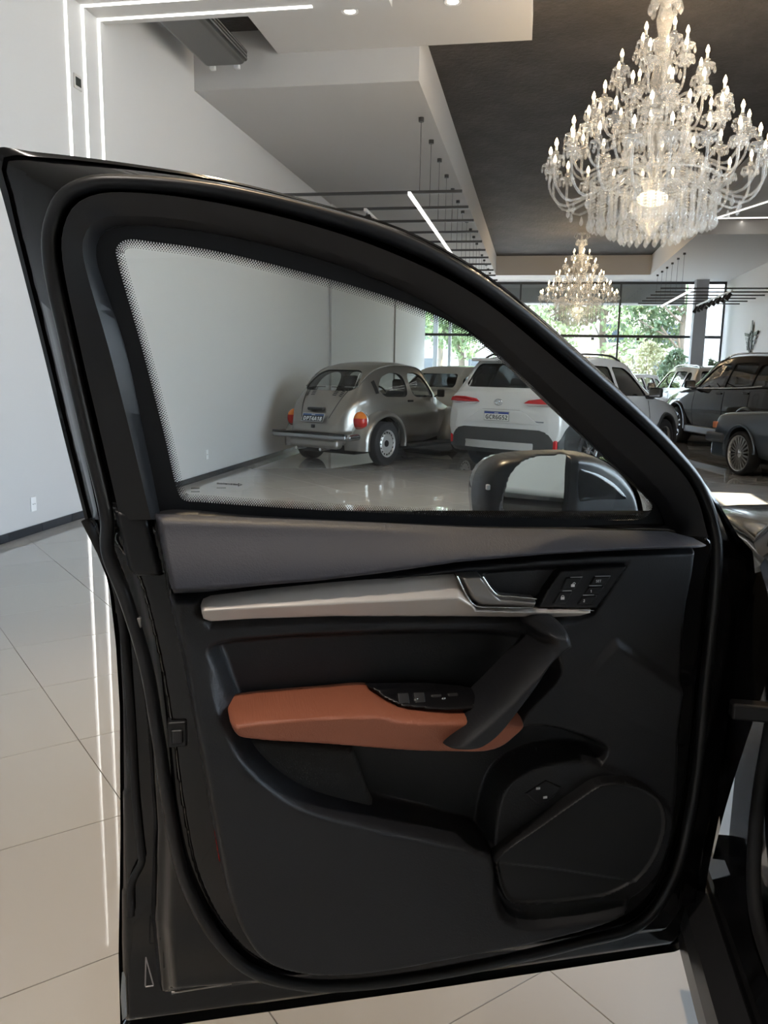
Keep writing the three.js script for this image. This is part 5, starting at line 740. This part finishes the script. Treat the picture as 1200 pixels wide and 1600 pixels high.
// ---------------------------------------------------------------- outside the street window
{
  const asphalt = mat([0.22, 0.22, 0.21], 0.9), paving = mat([0.5, 0.48, 0.45], 0.85);
  struct('ground', box(-40, 46, -0.35, -0.05, -90, ZB - 0.3), asphalt, 'sunlit street beyond the window', 'street'); struct('pavement', box(-20, 26, -0.05, 0.02, ZB - 6, ZB - 0.3), paving, 'pale pavement outside the street window', 'pavement');
  struct('ground_001', box(XR + 0.3, 40, -0.35, -0.02, ZB - 0.3, 30), paving, 'pale forecourt outside the side window', 'pavement');
  single('awning', rbox(-4.2, 4.9, 3.8, 4.6, -30.6, -29.72, 0.05), mat([0.2, 0.21, 0.22], 0.6), 'grey shutter box outside the head of the street window', 'shutter');
  for (const [x, w] of [[-3.62, 0.16], [-3.1, 0.1]]) single('window_post', box(-w / 2, w / 2, 0, 3.75, -0.1, 0.1), mat([0.5, 0.51, 0.53], 0.5), x < -3.5 ? 'wide grey post outside the street window by the plain wall' : 'narrow grey post outside the street window by the plain wall', 'post', [x, 0.02, -30.1]);
  single('side_building', box(-2, 2, 0, 6, -3, 3), mat([0.7, 0.69, 0.66], 0.8), 'pale corner building beside the street window', 'building', [8.1, 0, -33.5]);
  const leaf = new THREE.BufferGeometry(); leaf.setAttribute('position', new THREE.Float32BufferAttribute([0, 0, 0, 0.05, 0.05, 0.015, 0, 0.14, 0, 0, 0, 0, 0, 0.14, 0, -0.05, 0.05, 0.015], 3)); leaf.computeVertexNormals();
  const greens = [[0.2, 0.27, 0.12], [0.28, 0.34, 0.18], [0.17, 0.24, 0.13], [0.5, 0.48, 0.28]].map((c) => mat(c, 0.7, 0, { transmission: 0.35, thickness: 0 })), bark = mat([0.16, 0.13, 0.1], 0.9);
  function foliage(n, fn, s, m, parent) { const o = new THREE.InstancedMesh(leaf, m, n), q = new THREE.Matrix4(), e = new THREE.Euler(); for (let i = 0; i < n; i++) { const p = fn(); e.set(R() * 6.3, R() * 6.3, R() * 6.3); const k = s * (0.7 + 0.6 * R()); q.compose(p, new THREE.Quaternion().setFromEuler(e), V(k, k, k)); o.setMatrixAt(i, q); } o.name = 'foliage'; o.userData.kind = 'stuff'; shade(o); parent.add(o); return o; }
  function tree(x, z, h, r, m, label, n = 3600) {
    const t = thing('street_tree', label, 'tree', [x, -0.05, z], 0, 'trees across the street');
    part('trunk', tube([V(0, 0, 0), V(0.1, h * 0.25, 0.05), V(-0.05, h * 0.5, 0), V(0.1, h * 0.75, 0)], 0.16, 8), bark, t);
    for (let k = 0; k < 6; k++) { const a = R() * 6.3, y = h * (0.3 + 0.06 * k); part('branch', tube([V(0, y, 0), V(Math.cos(a) * r * 0.4, y + 0.5, Math.sin(a) * r * 0.4), V(Math.cos(a) * r * 0.8, y + 1.1, Math.sin(a) * r * 0.8)], 0.05, 6), bark, t); }
    const clumps = []; for (let i = 0; i < 16; i++) { const a = R() * 6.3, d = Math.sqrt(R()) * r; clumps.push([Math.cos(a) * d, h * (0.38 + 0.6 * R()), Math.sin(a) * d, r * (0.3 + 0.2 * R())]); }
    foliage(n, () => { const c = clumps[Math.floor(R() * 16)], v = V(R() - 0.5, R() - 0.5, R() - 0.5).normalize().multiplyScalar(c[3] * Math.cbrt(R())); return V(c[0] + v.x, c[1] + v.y, c[2] + v.z); }, 1.9, m, t);
  }
  tree(-3.6, -40, 6.5, 2.2, greens[0], 'leafy dark green tree across the street near the grey posts'); tree(-0.6, -41, 7.5, 2.8, greens[1], 'broad mid-green tree across the street behind the chandelier'); tree(3.2, -42, 7.2, 2.8, greens[0], 'tall dark green tree across the street behind the middle mullion'); tree(6.8, -41, 7.0, 2.6, greens[2], 'dense deep green tree across the street behind the column'); tree(10.5, -44, 7.5, 3, greens[1], 'broad mid-green tree across the street beyond the corner building');
  tree(1.6, -52, 9, 3.5, greens[1], 'tall pale green tree farther down the block', 3000); tree(-6, -52, 9, 3.5, greens[2], 'tall deep green tree farther along the far pavement', 3000);
  function bush(x, z, h, r, m, label, n = 1600) { const t = thing('shrub', label, 'shrub', [x, 0, z]); for (let k = 0; k < 7; k++) { const a = (k / 7) * 6.3; part('stem', tube([V(0, 0, 0), V(Math.cos(a) * r * 0.3, h * 0.4, Math.sin(a) * r * 0.3), V(Math.cos(a) * r * 0.7, h * 0.8, Math.sin(a) * r * 0.7)], 0.014, 5), bark, t); } foliage(n, () => { const a = R() * 6.3, d = Math.sqrt(R()) * r, y = h * (0.25 + 0.75 * R()); return V(Math.cos(a) * d * Math.sin(y / h * 2.6 + 0.3), y, Math.sin(a) * d * Math.sin(y / h * 2.6 + 0.3)); }, 1.1, m, t); }
  bush(4.2, -32.6, 2.6, 1.0, greens[3], 'sunlit yellow-green shrub outside the street window'); bush(2.9, -33.2, 2.2, 0.9, greens[3], 'low sunlit shrub on the pavement behind the white car'); bush(5.0, -31.4, 2.3, 0.7, greens[2], 'dark leafy shrub outside the window beside the column');
  bush(5.75, -28.7, 1.9, 0.35, greens[2], 'thin potted plant indoors beside the grey column', 260);
  // houses across the street
  function house(x, z, w, h, d, c, label) { const t = thing('town_house', label, 'building', [x, -0.05, z]); part('wall', box(-w / 2, w / 2, 0, h, -d / 2, d / 2), mat(c, 0.85), t); const gl = mat([0.04, 0.05, 0.06], 0.1); for (let i = 0; i < 3; i++) for (let j = 0; j < 2; j++) { const f = part('window_frame', box(-w / 2 + w * (0.12 + 0.3 * i), -w / 2 + w * (0.28 + 0.3 * i), 1 + j * 2.6, 2.5 + j * 2.6, d / 2, d / 2 + 0.05), mat([0.6, 0.6, 0.6], 0.6), t); part('pane', box(-w / 2 + w * (0.135 + 0.3 * i), -w / 2 + w * (0.265 + 0.3 * i), 1.1 + j * 2.6, 2.4 + j * 2.6, d / 2 + 0.05, d / 2 + 0.06), gl, f); } }
  house(-4, -62, 11, 6.5, 6, [0.75, 0.73, 0.7], 'white two-storey house across the street near the posts'); house(9, -64, 12, 6, 6, [0.6, 0.52, 0.45], 'sand-coloured house across the street behind the trees');
}
scene.traverse((o) => { if (o.isLight && !o.isRectAreaLight) o.castShadow = true; });
renderer.render(scene, camera);
